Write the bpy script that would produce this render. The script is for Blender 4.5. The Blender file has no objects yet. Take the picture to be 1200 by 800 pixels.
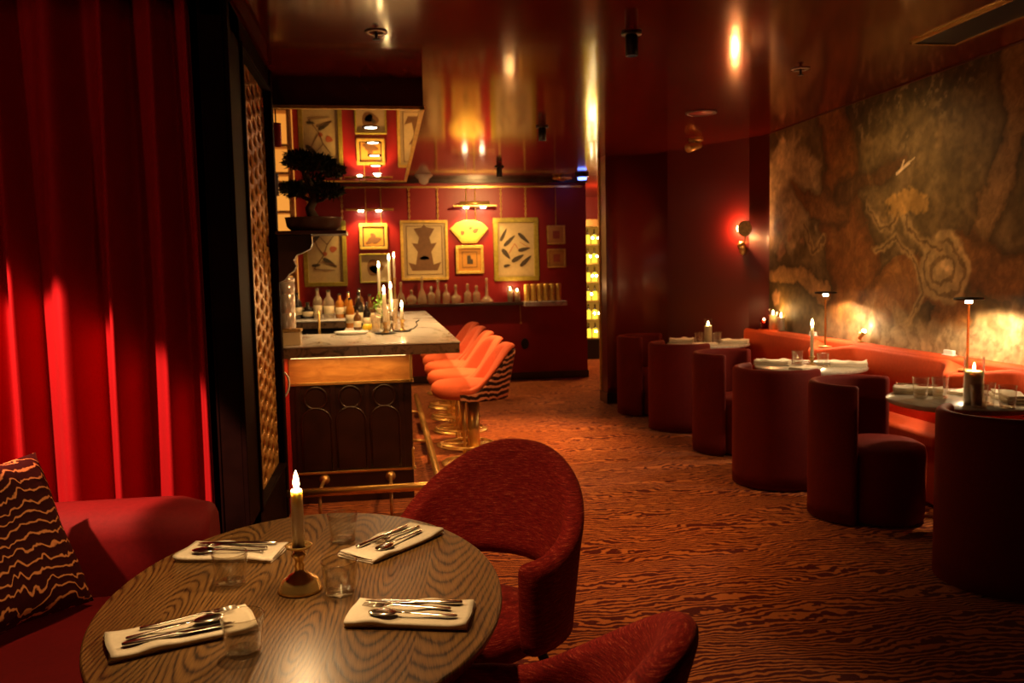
import bpy, bmesh, math, random
import numpy as np
from mathutils import Vector, Matrix, noise
random.seed(7)
PI = math.pi
SC = bpy.context.scene
COL = SC.collection
rad = math.radians

# ------------------------------------------------------------------ mesh collector
class MB:
    def __init__(s): s.v = []; s.f = []; s.sm = []
    def add(s, vs, fs, smooth=True):
        b = len(s.v); s.v.extend([tuple(p) for p in vs])
        for f in fs: s.f.append(tuple(b+i for i in f)); s.sm.append(smooth)
        return s
    def box(s, x0, x1, y0, y1, z0, z1):
        vs = [(x, y, z) for z in (z0, z1) for y in (y0, y1) for x in (x0, x1)]
        return s.add(vs, [(0,2,3,1),(4,5,7,6),(0,1,5,4),(2,6,7,3),(0,4,6,2),(1,3,7,5)], False)
    def obox(s, c, ux, uy, uz):
        c, ux, uy, uz = map(Vector, (c, ux, uy, uz))
        vs = [c+a*ux+b*uy+d*uz for d in (-1,1) for b in (-1,1) for a in (-1,1)]
        return s.add(vs, [(0,2,3,1),(4,5,7,6),(0,1,5,4),(2,6,7,3),(0,4,6,2),(1,3,7,5)], False)
    def lathe(s, prof, c=(0,0,0), n=32, sx=1, sy=1, smooth=True):
        vs = []; fs = []; m = len(prof)
        for r, z in prof:
            for k in range(n):
                a = 2*PI*k/n; vs.append((c[0]+r*math.cos(a)*sx, c[1]+r*math.sin(a)*sy, c[2]+z))
        for j in range(m-1):
            for k in range(n):
                k2 = (k+1) % n; fs.append((j*n+k, j*n+k2, (j+1)*n+k2, (j+1)*n+k))
        ring_ = prof[0] == prof[-1]
        if prof[0][0] > 1e-6 and not ring_: fs.append(tuple(reversed(range(n))))
        if prof[-1][0] > 1e-6 and not ring_: fs.append(tuple((m-1)*n+k for k in range(n)))
        return s.add(vs, fs, smooth)
    def tube(s, pts, r, n=12, closed=False, caps=True):
        pts = [Vector(p) for p in pts]; m = len(pts); rs = r if isinstance(r, (list, tuple)) else [r]*m
        vs = []; fs = []; prev = None
        for i, p in enumerate(pts):
            if closed: t = pts[(i+1) % m]-pts[i-1]
            else: t = pts[min(i+1, m-1)]-pts[max(i-1, 0)]
            t.normalize()
            if prev is None:
                a = Vector((0,0,1)) if abs(t.z) < .9 else Vector((1,0,0)); u = t.cross(a).normalized()
            else:
                u = (prev - t*prev.dot(t)).normalized()
            prev = u; w = t.cross(u)
            for k in range(n):
                a = 2*PI*k/n; vs.append(p+(u*math.cos(a)+w*math.sin(a))*rs[i])
        for j in range(m if closed else m-1):
            j2 = (j+1) % m
            for k in range(n):
                k2 = (k+1) % n; fs.append((j*n+k, j*n+k2, j2*n+k2, j2*n+k))
        if caps and not closed:
            fs.append(tuple(reversed(range(n)))); fs.append(tuple((m-1)*n+k for k in range(n)))
        return s.add(vs, fs, True)
    def grid(s, fn, nu, nv, smooth=True):
        vs = [fn(i/nu, j/nv) for j in range(nv+1) for i in range(nu+1)]
        fs = [(j*(nu+1)+i, j*(nu+1)+i+1, (j+1)*(nu+1)+i+1, (j+1)*(nu+1)+i) for j in range(nv) for i in range(nu)]
        return s.add(vs, fs, smooth)
    def prism(s, poly, o, ua, ub, un, smooth=False):
        # polygon in (a,b) swept along un
        o, ua, ub, un = map(Vector, (o, ua, ub, un)); n = len(poly)
        vs = [o+ua*a+ub*b for a, b in poly]+[o+ua*a+ub*b+un for a, b in poly]
        fs = [tuple(reversed(range(n))), tuple(range(n, 2*n))]+[(i, (i+1) % n, n+(i+1) % n, n+i) for i in range(n)]
        return s.add(vs, fs, smooth)
    def sphere(s, c, rx, ry=None, rz=None, n=16, m=10):
        ry = ry or rx; rz = rz or rx
        prof = [(math.sin(PI*i/m), -math.cos(PI*i/m)) for i in range(m+1)]
        vs = []; fs = []
        for r, z in prof:
            for k in range(n):
                a = 2*PI*k/n; vs.append((c[0]+rx*r*math.cos(a), c[1]+ry*r*math.sin(a), c[2]+rz*z))
        for j in range(m):
            for k in range(n):
                k2 = (k+1) % n; fs.append((j*n+k, j*n+k2, (j+1)*n+k2, (j+1)*n+k))
        return s.add(vs, fs, True)
    def loops(s, rings, cap=True, smooth=True):
        n = len(rings[0]); vs = [p for r in rings for p in r]; fs = []
        for j in range(len(rings)-1):
            for k in range(n):
                k2 = (k+1) % n; fs.append((j*n+k, j*n+k2, (j+1)*n+k2, (j+1)*n+k))
        if cap:
            fs.append(tuple(reversed(range(n)))); b = (len(rings)-1)*n; fs.append(tuple(b+k for k in range(n)))
        return s.add(vs, fs, smooth)
    def build(s, name, mat, parent=None, loc=None, rz=0, bevel=0, sub=0, smooth=None, segs=2):
        me = bpy.data.meshes.new(name); me.from_pydata(s.v, [], s.f); me.update()
        bm = bmesh.new(); bm.from_mesh(me)
        bmesh.ops.remove_doubles(bm, verts=bm.verts, dist=1e-6)
        bmesh.ops.recalc_face_normals(bm, faces=bm.faces); bm.to_mesh(me); bm.free()
        if len(me.polygons) == len(s.sm): me.polygons.foreach_set('use_smooth', s.sm if smooth is None else [smooth]*len(s.sm))
        else: me.polygons.foreach_set('use_smooth', [bool(smooth) if smooth is not None else any(s.sm)]*len(me.polygons))
        me.materials.append(mat)
        o = bpy.data.objects.new(name, me); COL.objects.link(o)
        if parent is not None: o.parent = parent
        if loc: o.location = loc
        if rz: o.rotation_euler.z = rz
        if bevel:
            b = o.modifiers.new('b', 'BEVEL'); b.width = bevel; b.segments = segs; b.limit_method = 'ANGLE'; b.angle_limit = rad(40)
            me.polygons.foreach_set('use_smooth', [True]*len(me.polygons))
            try:
                b.harden_normals = True
            except Exception: pass
        if sub:
            m = o.modifiers.new('s', 'SUBSURF'); m.levels = sub; m.render_levels = sub
        return o

def tag(o, label, cat, group=None):
    o['label'] = label; o['category'] = cat
    if group: o['group'] = group
    return o
def thing(name, label, cat, loc=(0,0,0), rz=0, group=None):
    o = bpy.data.objects.new(name, None); COL.objects.link(o); o.empty_display_size = .05
    o.location = loc; o.rotation_euler.z = rz
    return tag(o, label, cat, group)
def struct(o): o['kind'] = 'structure'; return o
def dup(src, loc, rz=0, label=None, scale=None):
    r = src.copy(); COL.objects.link(r); r.location = loc; r.rotation_euler = (0, 0, rz)
    if scale: r.scale = scale
    if label: r['label'] = label
    for ch in src.children:
        c = ch.copy(); COL.objects.link(c); c.parent = r
        for g in ch.children:
            d = g.copy(); COL.objects.link(d); d.parent = c
    return r
def light(kind, name, loc, power, color, size=.02, parent=None, target=None, angle=90, blend=.5):
    l = bpy.data.lights.new(name, kind); l.energy = power; l.color = color
    if kind in ('POINT', 'SPOT'): l.shadow_soft_size = size
    if kind == 'SPOT': l.spot_size = rad(angle); l.spot_blend = blend
    o = bpy.data.objects.new(name, l); COL.objects.link(o); o.location = loc
    if target is not None:
        d = Vector(target)-Vector(loc); o.rotation_euler = d.to_track_quat('-Z', 'Y').to_euler()
    if parent is not None: o.parent = parent
    return o
def area(name, loc, rot, sx, sy, power, color):
    l = bpy.data.lights.new(name, 'AREA'); l.shape = 'RECTANGLE'; l.size = sx; l.size_y = sy; l.energy = power; l.color = color
    o = bpy.data.objects.new(name, l); COL.objects.link(o); o.location = loc; o.rotation_euler = rot
    return o

# ------------------------------------------------------------------ materials
class NT:
    def __init__(s, name):
        s.m = bpy.data.materials.new(name); s.m.use_nodes = True; s.t = s.m.node_tree; s.t.nodes.clear()
        s.out = s.n('ShaderNodeOutputMaterial'); s.b = s.n('ShaderNodeBsdfPrincipled'); s.l(s.b.outputs[0], s.out.inputs[0])
    def n(s, t, **kw):
        o = s.t.nodes.new(t)
        for k, v in kw.items(): setattr(o, k, v)
        return o
    def l(s, a, b): s.t.links.new(a, b)
    def set(s, **kw):
        for k, v in kw.items():
            i = s.b.inputs[k.replace('_', ' ')]
            if isinstance(v, (tuple, list)) and len(v) == 3 and i.type == 'RGBA': v = (*v, 1)
            i.default_value = v
        return s
    def coord(s, scale=(1,1,1), kind='Object', rot=(0,0,0)):
        c = s.n('ShaderNodeTexCoord'); m = s.n('ShaderNodeMapping'); m.inputs['Scale'].default_value = scale; m.inputs['Rotation'].default_value = rot
        s.l(c.outputs[kind], m.inputs[0]); return m.outputs[0]
    def noise(s, vec, scale=5, detail=3, rough=.5, dist=0):
        n = s.n('ShaderNodeTexNoise'); n.inputs['Scale'].default_value = scale; n.inputs['Detail'].default_value = detail
        n.inputs['Roughness'].default_value = rough; n.inputs['Distortion'].default_value = dist; s.l(vec, n.inputs['Vector']); return n.outputs['Fac']
    def math(s, op, a, b=None, c=None):
        n = s.n('ShaderNodeMath', operation=op)
        for i, x in enumerate((a, b, c)):
            if x is None: continue
            if isinstance(x, (int, float)): n.inputs[i].default_value = x
            else: s.l(x, n.inputs[i])
        return n.outputs[0]
    def ramp(s, fac, stops, interp='LINEAR'):
        r = s.n('ShaderNodeValToRGB'); cr = r.color_ramp; cr.interpolation = interp
        while len(cr.elements) < len(stops): cr.elements.new(.5)
        for e, (p, c) in zip(cr.elements, stops):
            e.position = p; e.color = (*c, 1) if len(c) == 3 else c
        s.l(fac, r.inputs[0]); return r.outputs[0]
    def bump(s, h, strength=.3, dist=.01):
        b = s.n('ShaderNodeBump'); b.inputs['Strength'].default_value = strength; b.inputs['Distance'].default_value = dist
        s.l(h, b.inputs['Height']); s.l(b.outputs[0], s.b.inputs['Normal']); return s
    def base(s, col): s.l(col, s.b.inputs['Base Color']); return s
    def mixc(s, fac, a, b, mode='MIX'):
        n = s.n('ShaderNodeMix', data_type='RGBA', blend_type=mode)
        if isinstance(fac, (int, float)): n.inputs[0].default_value = fac
        else: s.l(fac, n.inputs[0])
        for i, x in ((6, a), (7, b)):
            if isinstance(x, (tuple, list)): n.inputs[i].default_value = (*x, 1)
            else: s.l(x, n.inputs[i])
        return n.outputs[2]

def plain(name, col, rough=.5, metal=0, noise_amt=.12, scale=20, **kw):
    t = NT(name); t.set(Base_Color=col, Roughness=rough, Metallic=metal, **kw)
    if noise_amt:
        f = t.noise(t.coord(), scale, 4)
        lo = tuple(c*(1-noise_amt) for c in col); hi = tuple(min(1, c*(1+noise_amt)) for c in col)
        t.base(t.ramp(f, [(.3, lo), (.7, hi)]))
    return t.m
def velvet(name, col, sheen=.35, tint=None, scale=60, var=.25, rough=.75):
    t = NT(name); t.set(Roughness=rough, Sheen_Weight=sheen, Sheen_Roughness=.35, Sheen_Tint=tint or tuple(min(1, c*2.2+.05) for c in col), Specular_IOR_Level=.2)
    f = t.noise(t.coord(), scale, 5, .65); g = t.noise(t.coord(), 6, 3)
    k = t.math('ADD', t.math('MULTIPLY', f, .6), t.math('MULTIPLY', g, .4))
    t.base(t.ramp(k, [(.3, tuple(c*(1-var) for c in col)), (.7, tuple(min(1, c*(1+var)) for c in col))]))
    t.bump(f, .15, .002); return t.m
def emit(name, col, strength):
    t = NT(name); t.set(Base_Color=(0,0,0), Emission_Color=col, Emission_Strength=strength, Roughness=1); return t.m
def glassy(name, tint=(1,1,1), refl=1.0, cloudy=0):
    # thin clear glass: looks through, mirrors at the edges
    t = NT(name); t.t.nodes.remove(t.b)
    tr = t.n('ShaderNodeBsdfTransparent'); tr.inputs[0].default_value = (*tint, 1)
    gl = t.n('ShaderNodeBsdfGlossy'); gl.inputs['Roughness'].default_value = .03; gl.inputs[0].default_value = (1, 1, 1, 1)
    lw = t.n('ShaderNodeLayerWeight'); lw.inputs[0].default_value = .5
    k = t.math('MULTIPLY_ADD', t.math('POWER', lw.outputs['Facing'], 3.5), min(.95, .55*refl), .05*refl)
    mx = t.n('ShaderNodeMixShader'); t.l(k, mx.inputs[0]); t.l(tr.outputs[0], mx.inputs[1]); t.l(gl.outputs[0], mx.inputs[2]); last = mx.outputs[0]
    if cloudy:
        df = t.n('ShaderNodeBsdfDiffuse'); df.inputs[0].default_value = (.75, .60, .40, 1); m2 = t.n('ShaderNodeMixShader'); m2.inputs[0].default_value = cloudy
        t.l(last, m2.inputs[1]); t.l(df.outputs[0], m2.inputs[2]); last = m2.outputs[0]
    t.l(last, t.out.inputs[0]); return t.m

M = {}
# carpet: contour-like wood-grain figure
t = NT('carpet'); v = t.coord(); sep = t.n('ShaderNodeSeparateXYZ'); t.l(v, sep.inputs[0])
v2 = t.coord((.5, 1.15, 1)); n1 = t.noise(v2, 2.4, 2, .45, .3); n2 = t.noise(v, 28, 2)
s_ = t.math('ADD', t.math('MULTIPLY', sep.outputs[1], 31), t.math('MULTIPLY', n1, 12)); s_ = t.math('ADD', s_, t.math('MULTIPLY', t.noise(t.coord((.75, 1.3, 1)), 12, 2, .5), 2.3)); s_ = t.math('ADD', s_, t.math('MULTIPLY', n2, .5))
s_ = t.math('SINE', t.math('MULTIPLY', s_, 2*PI)); s_ = t.math('MULTIPLY_ADD', s_, .5, .5)
pile = t.noise(v, 260, 2)
c = t.ramp(s_, [(.44, (.13, .009, .004)), (.66, (.72, .225, .05))]); c = t.mixc(.55, c, t.ramp(pile, [(.3, (.35, .35, .35)), (.7, (1, 1, 1))]), 'MULTIPLY')
t.base(c); t.set(Roughness=.95, Specular_IOR_Level=.05, Sheen_Weight=.15); t.bump(pile, .5, .006); M['carpet'] = t.m
# lacquer
def lacquer(name, col, rough, coat=1, wav=.05):
    t = NT(name); t.set(Base_Color=col, Roughness=.45, Coat_Weight=coat, Coat_Roughness=rough, Coat_IOR=1.75, Specular_IOR_Level=.6)
    f = t.noise(t.coord((1, .6, 1)), 2.2, 2); g = t.noise(t.coord(), 45, 2)
    h = t.math('ADD', f, t.math('MULTIPLY', g, .012))
    t.bump(h, wav, .06)
    b = [n for n in t.t.nodes if n.type == 'BUMP'][0]; t.l(b.outputs[0], t.b.inputs['Coat Normal'])
    return t.m
t = NT('red_ceiling_lacquer'); t.set(Base_Color=(.13, .010, .005), Roughness=.11, IOR=2.0, Specular_IOR_Level=.62, Specular_Tint=(1, .70, .38))
f = t.noise(t.coord((1, .6, 1)), 2.2, 2); t.bump(f, .03, .06); M['ceiling'] = t.m
M['darkwall'] = lacquer('dark_red_lacquer', (.12, .005, .005), .22, .5, .04)
M['redwall'] = plain('red_painted_wall', (.27, .008, .011), .42, 0, .1, 3)
M['redpost'] = plain('red_post', (.45, .012, .012), .4, 0, .1, 5)
M['black'] = plain('black_metal', (.006, .005, .005), .45)
M['darkwood'] = plain('dark_wood', (.026, .007, .004), .32, 0, .4, 8, Coat_Weight=.3, Coat_Roughness=.2)
M['soffit'] = plain('soffit_gloss', (.05, .020, .010), .15, 0, .1, 3, Coat_Weight=1, Coat_Roughness=.08)
M['framewood'] = plain('frame_wood', (.010, .004, .003), .6, 0, .35, 8, Specular_IOR_Level=.04)
M['mirror'] = plain('mirror_bronze', (.86, .72, .55), .02, 1, 0)
M['brass'] = plain('brass', (.86, .56, .18), .27, .72, .08, 30)
M['oldbrass'] = plain('aged_brass', (.62, .40, .15), .32, .7, .25, 40)
M['chrome'] = plain('silverware', (.80, .75, .66), .16, 1, .05, 30)
M['steel'] = plain('polished_steel', (.85, .8, .72), .2, .6, .04)
M['gilt'] = plain('gilt_frame', (.74, .50, .11), .42, .35, .2, 30)
M['olive_gilt'] = plain('olive_gilt_frame', (.40, .32, .05), .45, .25, .2, 30)
M['wax'] = plain('candle_wax', (.88, .78, .58), .45, 0, .03, 10, Subsurface_Weight=.45, Subsurface_Radius=(.03, .026, .020), Subsurface_Scale=.6)
t = NT('flame'); em = t.n('ShaderNodeEmission'); em.inputs[0].default_value = (1, .70, .30, 1); em.inputs[1].default_value = 34; tp_ = t.n('ShaderNodeBsdfTransparent'); ad = t.n('ShaderNodeAddShader')
t.l(em.outputs[0], ad.inputs[0]); t.l(tp_.outputs[0], ad.inputs[1]); t.l(ad.outputs[0], t.out.inputs[0]); t.t.nodes.remove(t.b); M['flame'] = t.m
M['glow'] = emit('candle_glow', (1, .62, .22), 12)
M['bulb'] = emit('lamp_bulb', (1, .80, .48), 30)
M['bulb_soft'] = emit('downlight_lens', (1, .86, .62), 14)
M['glass'] = glassy('clear_glass', (.97, .96, .93), 1.6)
M['glassbase'] = glassy('glass_base', (.94, .92, .88), 2.4)
M['decanter'] = glassy('cut_glass', (.86, .80, .70), 2.4, .24)
M['linen'] = plain('white_linen', (.80, .70, .53), .85, 0, .05, 90, Sheen_Weight=.1)
M['china'] = plain('white_china', (.78, .78, .72), .25, 0, .03)
# linen bump
# oak
t = NT('oak_top'); rot = (0, 0, rad(7)); v = t.coord((1, 1, 1), rot=rot); sep = t.n('ShaderNodeSeparateXYZ'); t.l(v, sep.inputs[0])
wob = t.noise(t.coord((1.2, .5, 1), rot=rot), 3, 3, .5); xs = t.math('ADD', t.math('MULTIPLY', sep.outputs[0], 1/.17), 10.3); pi_ = t.math('FLOOR', xs)
wn = t.n('ShaderNodeTexWhiteNoise', noise_dimensions='1D'); t.l(pi_, wn.inputs['W']); rn = wn.outputs['Value']
fx = t.math('MULTIPLY', t.math('SUBTRACT', t.math('SUBTRACT', xs, pi_), t.math('MULTIPLY_ADD', rn, .5, .25)), .17)
hh = t.math('ADD', t.math('MULTIPLY_ADD', sep.outputs[1], .16, .0), t.math('MULTIPLY_ADD', rn, .26, -.13)); hh = t.math('ADD', hh, t.math('MULTIPLY_ADD', wob, .07, -.035))
ds_ = t.math('SQRT', t.math('ADD', t.math('MULTIPLY', fx, fx), t.math('MULTIPLY', hh, hh)))
r_ = t.math('MULTIPLY_ADD', t.math('SINE', t.math('MULTIPLY', t.math('ADD', t.math('MULTIPLY', ds_, 105), t.math('MULTIPLY', wob, .8)), 2*PI)), .5, .5)
fine = t.noise(t.coord((60, 2.2, 1), rot=rot), 7, 3, .6); fade = t.noise(t.coord((1.5, .6, 1)), 5, 2)
k = t.math('ADD', t.math('MULTIPLY', t.math('POWER', r_, .5), .34), t.math('MULTIPLY', fine, .85))
c = t.ramp(k, [(.38, (.014, .005, .001)), (.51, (.085, .038, .009)), (.64, (.165, .080, .020)), (.92, (.27, .140, .038))])
c = t.mixc(.6, c, t.ramp(fade, [(.3, (.60, .56, .5)), (.7, (1, 1, 1))]), 'MULTIPLY')
t.base(c); t.set(Roughness=.40, Coat_Weight=.2, Coat_Roughness=.28); t.bump(k, .15, .002); M['oak'] = t.m
M['oakedge'] = plain('oak_edge', (.12, .065, .03), .4, 0, .3, 30)
# amber wood panel under the counter
t = NT('amber_wood'); f = t.noise(t.coord((1, 1, 3)), 5, 4, .6, 1.5); t.base(t.ramp(f, [(.3, (.50, .20, .05)), (.7, (.78, .38, .11))])); t.set(Roughness=.4); M['amberwood'] = t.m
# marble
def marble(name, a, b, scale):
    t = NT(name); f = t.noise(t.coord((1, .35, 1), rot=(0, 0, .35)), scale, 6, .6, 2.2); t.base(t.ramp(f, [(.35, b), (.5, a), (.62, tuple(x*.93 for x in a)), (.75, b)])); t.set(Roughness=.22, Coat_Weight=.2); return t.m
M['marble'] = marble('grey_marble', (.66, .64, .57), (.34, .32, .27), 3)
M['marble_edge'] = marble('brown_marble', (.20, .12, .07), (.06, .03, .016), 9)
M['greymarble'] = marble('table_marble', (.50, .46, .37), (.30, .27, .21), 6)
M['curtain'] = velvet('curtain_velvet', (.40, .007, .013), .45, (.9, .07, .08), 80, .12)
M['sofa'] = velvet('sofa_velvet', (.14, .003, .004), .05, (.8, .06, .06), 60, .2)
M['barrel'] = velvet('barrel_velvet', (.115, .007, .004), .3, (.8, .10, .03), 60, .2)
M['banquette'] = velvet('banquette_velvet', (.62, .080, .020), .2, (.9, .25, .08), 40, .12)
M['stoolvel'] = velvet('coral_velvet', (.64, .125, .055), .2, (1, .35, .15), 50, .12)
t = NT('woven_red'); f = t.noise(t.coord((6, 6, 75)), 5, 3, .7); g = t.noise(t.coord(), 300, 2)
k = t.math('ADD', t.math('MULTIPLY', f, .75), t.math('MULTIPLY', g, .25)); t.base(t.ramp(k, [(.38, (.12, .004, .005)), (.55, (.27, .011, .009)), (.70, (.58, .12, .055))]))
t.set(Roughness=.8, Sheen_Weight=.12, Sheen_Tint=(.8, .12, .06), Specular_IOR_Level=.15); t.bump(k, .3, .002); M['woven'] = t.m
def zebra(name, a, b, freq, amp, mid=.5, axis=2, w=.06, kind='Object', nscale=(2.2, 2.2, .8)):
    t = NT(name); sep = t.n('ShaderNodeSeparateXYZ'); t.l(t.coord(kind=kind), sep.inputs[0]); n = t.noise(t.coord(nscale, kind=kind), 4, 2, .5, .6)
    n2 = t.noise(t.coord(kind=kind), 60, 2)
    s_ = t.math('ADD', t.math('MULTIPLY', sep.outputs[axis], freq), t.math('MULTIPLY', n, amp)); s_ = t.math('ADD', s_, t.math('MULTIPLY', n2, .25))
    s_ = t.math('MULTIPLY_ADD', t.math('SINE', t.math('MULTIPLY', s_, 2*PI)), .5, .5)
    t.base(t.ramp(s_, [(mid-w, a), (mid+w, b)])); t.set(Roughness=.75, Sheen_Weight=.05, Sheen_Tint=(.6, .1, .05), Specular_IOR_Level=.12); t.bump(s_, .4, .003); return t.m
M['zebra_stool'] = zebra('striped_velvet', (.022, .008, .006), (.50, .20, .12), 22, 2.2, .66)
M['zebra_pillow'] = zebra('striped_pillow', (.028, .002, .003), (.60, .23, .08), 28, 3.0, .92, 2, .06, 'Object', (3.5, 3.5, 1.6))
# screen gold
M['screen'] = plain('bronze_lattice', (.50, .27, .08), .36, .35, .3, 14)
M['leaf'] = plain('bonsai_leaf', (.010, .022, .008), .6, 0, .5, 40)
M['bark'] = plain('bonsai_bark', (.035, .020, .012), .85, 0, .4, 40)
M['pot'] = plain('bonsai_pot', (.050, .022, .014), .4, 0, .2, 30)
M['amber'] = emit('amber_backlight', (1, .36, .05), .5)
M['cab_back'] = emit('cabinet_backlight', (1, .40, .04), .16)
M['blue'] = emit('blue_led', (.12, .2, 1), 4)
M['lemon'] = plain('lemon_skin', (.85, .60, .03), .45, 0, .1, 60)
M['lime'] = plain('lime_leaf', (.22, .42, .03), .5, 0, .2, 60)
for nm, cc in dict(bot_green=(.02, .06, .015), bot_amber=(.45, .16, .02), bot_dark=(.02, .012, .008), bot_brown=(.12, .045, .012), bot_cream=(.70, .58, .36)).items():
    M[nm] = plain(nm, cc, .12, 0, .05, 10, Coat_Weight=.6)
M['bot_glow'] = emit('liquor_glow', (1, .62, .04), .95)  # emission on the bottles themselves, standing in for light falling on them

# ------------------------------------------------------------------ camera
cam = bpy.data.cameras.new('camera'); co = bpy.data.objects.new('camera', cam); COL.objects.link(co); SC.camera = co
cam.sensor_width = 36; cam.lens = 29.4; cam.clip_start = .05; cam.clip_end = 60
yaw, pit, rol = rad(8.58), rad(4.783), rad(1.15)
fw = Vector((math.sin(yaw)*math.cos(pit), math.cos(yaw)*math.cos(pit), -math.sin(pit)))
rt = Vector((math.cos(yaw), -math.sin(yaw), 0)); up = rt.cross(fw)
r2 = rt*math.cos(rol)-up*math.sin(rol); u2 = rt*math.sin(rol)+up*math.cos(rol)
mw = Matrix((( r2.x, u2.x, -fw.x, 0), (r2.y, u2.y, -fw.y, 0), (r2.z, u2.z, -fw.z, 1.5), (0, 0, 0, 1)))
co.matrix_world = mw
cam.dof.use_dof = True; cam.dof.focus_distance = 2.35; cam.dof.aperture_fstop = 5.6

# ------------------------------------------------------------------ setting
H = 2.75
def sbox(name, mat, *b): return struct(MB().box(*b).build(name, mat))
sbox('floor', M['carpet'], -3.6, 4.6, -2.2, 15, -.1, 0)
sbox('ceiling', M['ceiling'], -3.6, 4.6, -2.2, 15, H, H+.1)
sbox('wall_back', M['redwall'], -3.6, 2.79, 11.4, 14.2, 0, H)
sbox('wall_right', M['darkwall'], 3.65, 3.8, -2.2, 7.58, 0, H)
sbox('wall_left', M['darkwall'], -3.7, -3.6, -2.2, 15, 0, H)
sbox('wall_front', M['darkwall'], -3.6, 3.8, -2.3, -2.2, 0, H)
sbox('wall_passage', M['redwall'], 2.79, 4.7, 14.2, 14.4, 0, H)
sbox('wall_passage_right', M['redwall'], 4.6, 4.7, 9.3, 14.2, 0, H)
# dark lacquer wall that curves round into the mural wall
def bez(p, q, r, n=8): return [((1-t)**2*p[0]+2*t*(1-t)*q[0]+t*t*r[0], (1-t)**2*p[1]+2*t*(1-t)*q[1]+t*t*r[1]) for t in [k/n for k in range(n+1)]]
pts = [(2.44, 9.05)]+bez((2.58, 9.05), (2.90, 9.05), (3.05, 8.76))+bez((3.55, 7.81), (3.65, 7.62), (3.65, 7.58))
pts += [(4.6, 7.58), (4.6, 9.32), (2.44, 9.32)]
w = MB().prism(pts, (0,0,0), (1,0,0), (0,1,0), (0,0,H)); o = struct(w.build('wall_corner', M['darkwall'], smooth=False))
for p in o.data.polygons: p.use_smooth = abs(p.normal.z) < .5 and p.area < .6
sbox('baseboard_corner', M['darkwood'], 2.425, 2.60, 9.02, 9.335, 0, .12)
sbox('baseboard_back', M['darkwood'], -1.0, 2.80, 11.38, 11.4, 0, .10)
# gold picture rail at the head of the red wall, cornice above
sbox('trim_1', M['brass'], -3.4, 2.74, 11.365, 11.4, 2.635, 2.66)
sbox('trim_2', M['darkwood'], -3.6, 2.80, 11.34, 11.4, 2.70, H)
sbox('glint_strip', M['gilt'], 2.425, 2.45, 9.29, 9.335, .12, H)  # gilt strip standing in for the gold glint on the wall edge
# soffit over the bar
so = sbox('ceiling_soffit', M['soffit'], -1.8, .285, 5.52, 9.8, 2.566, H)
mi = MB().box(-1.78, .265, 5.54, 9.78, 2.558, 2.566).build('mirror_panel', M['mirror'], so)
tr = MB().box(-1.8, .29, 5.508, 5.535, 2.55, 2.57).box(.262, .292, 5.508, 9.81, 2.55, 2.57).box(-1.8, .29, 9.785, 9.812, 2.55, 2.57).build('gold_edge', M['gilt'], so)

sbox('gap_cover', M['framewood'], -1.1, -.76, 4.16, 4.20, 0, H)  # dark sheet added to black out the gap between curtain and screen

# mural ---------------------------------------------------------------
def vnoise(x, y, seed):
    rng = np.random.RandomState(seed); g = rng.rand(64, 64)
    xi = np.floor(x).astype(int); yi = np.floor(y).astype(int); fx = x-xi; fy = y-yi
    fx = fx*fx*(3-2*fx); fy = fy*fy*(3-2*fy); a = lambda i, j: g[(yi+j) % 64, (xi+i) % 64]
    return (a(0,0)*(1-fx)+a(1,0)*fx)*(1-fy)+(a(0,1)*(1-fx)+a(1,1)*fx)*fy
def fbm(x, y, sc, seed, oc=5):
    s = 0; amp = .5; tot = 0
    for o_ in range(oc): s = s+amp*vnoise(x*sc*2**o_+7.3*o_, y*sc*2**o_+3.1*o_, seed+o_); tot += amp; amp *= .55
    return s/tot
def pdist(X, Y, pl):
    d = np.full(X.shape, 9.); tt = np.zeros(X.shape)
    for i in range(len(pl)-1):
        ax, ay = pl[i]; bx, by = pl[i+1]; L = (bx-ax)**2+(by-ay)**2
        t = np.clip(((X-ax)*(bx-ax)+(Y-ay)*(by-ay))/L, 0, 1); dd = np.hypot(X-ax-t*(bx-ax), Y-ay-t*(by-ay))
        m = dd < d; d = np.where(m, dd, d); tt = np.where(m, (i+t)/(len(pl)-1), tt)
    return d, tt
NY, NZ = 560, 230
Y0, Y1, Z0, Z1 = 8.2, 2.2, .80, 2.74
yy, zz = np.meshgrid(np.linspace(Y0, Y1, NY+1), np.linspace(Z0, Z1, NZ+1))
U = -yy; V = zz                                   # U grows to the right as seen from the room
wu = U+.08*(fbm(U, V, 3.5, 1)-.5)*2+.03*(fbm(U, V, 16, 5)-.5)*2; wv = V+.08*(fbm(U, V, 3.5, 9)-.5)*2+.03*(fbm(U, V, 16, 6)-.5)*2
n0 = fbm(U, V, 1.6, 20); n1 = fbm(wu, wv, 6, 30); n2 = fbm(U, V, 22, 40, 3)
def sm(a, lo, hi): t = np.clip((a-lo)/(hi-lo), 0, 1); return t*t*(3-2*t)
def lerp(A, B, m): return A*(1-m[..., None])+np.array(B)*m[..., None]
img = np.empty(U.shape+(3,)); img[:] = (.17, .125, .06)
img = lerp(img, (.10, .068, .03), sm(n0, .42, .6))
img = lerp(img, (.22, .16, .085), sm(n1, .5, .75)*.6)
# pale clearing at the far end
cl = sm(.9-np.hypot((U+7.25)/.75, (V-2.15)/.62)+.5*(n1-.5), .0, .25); img = lerp(img, (.52, .42, .26), cl)
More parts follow.
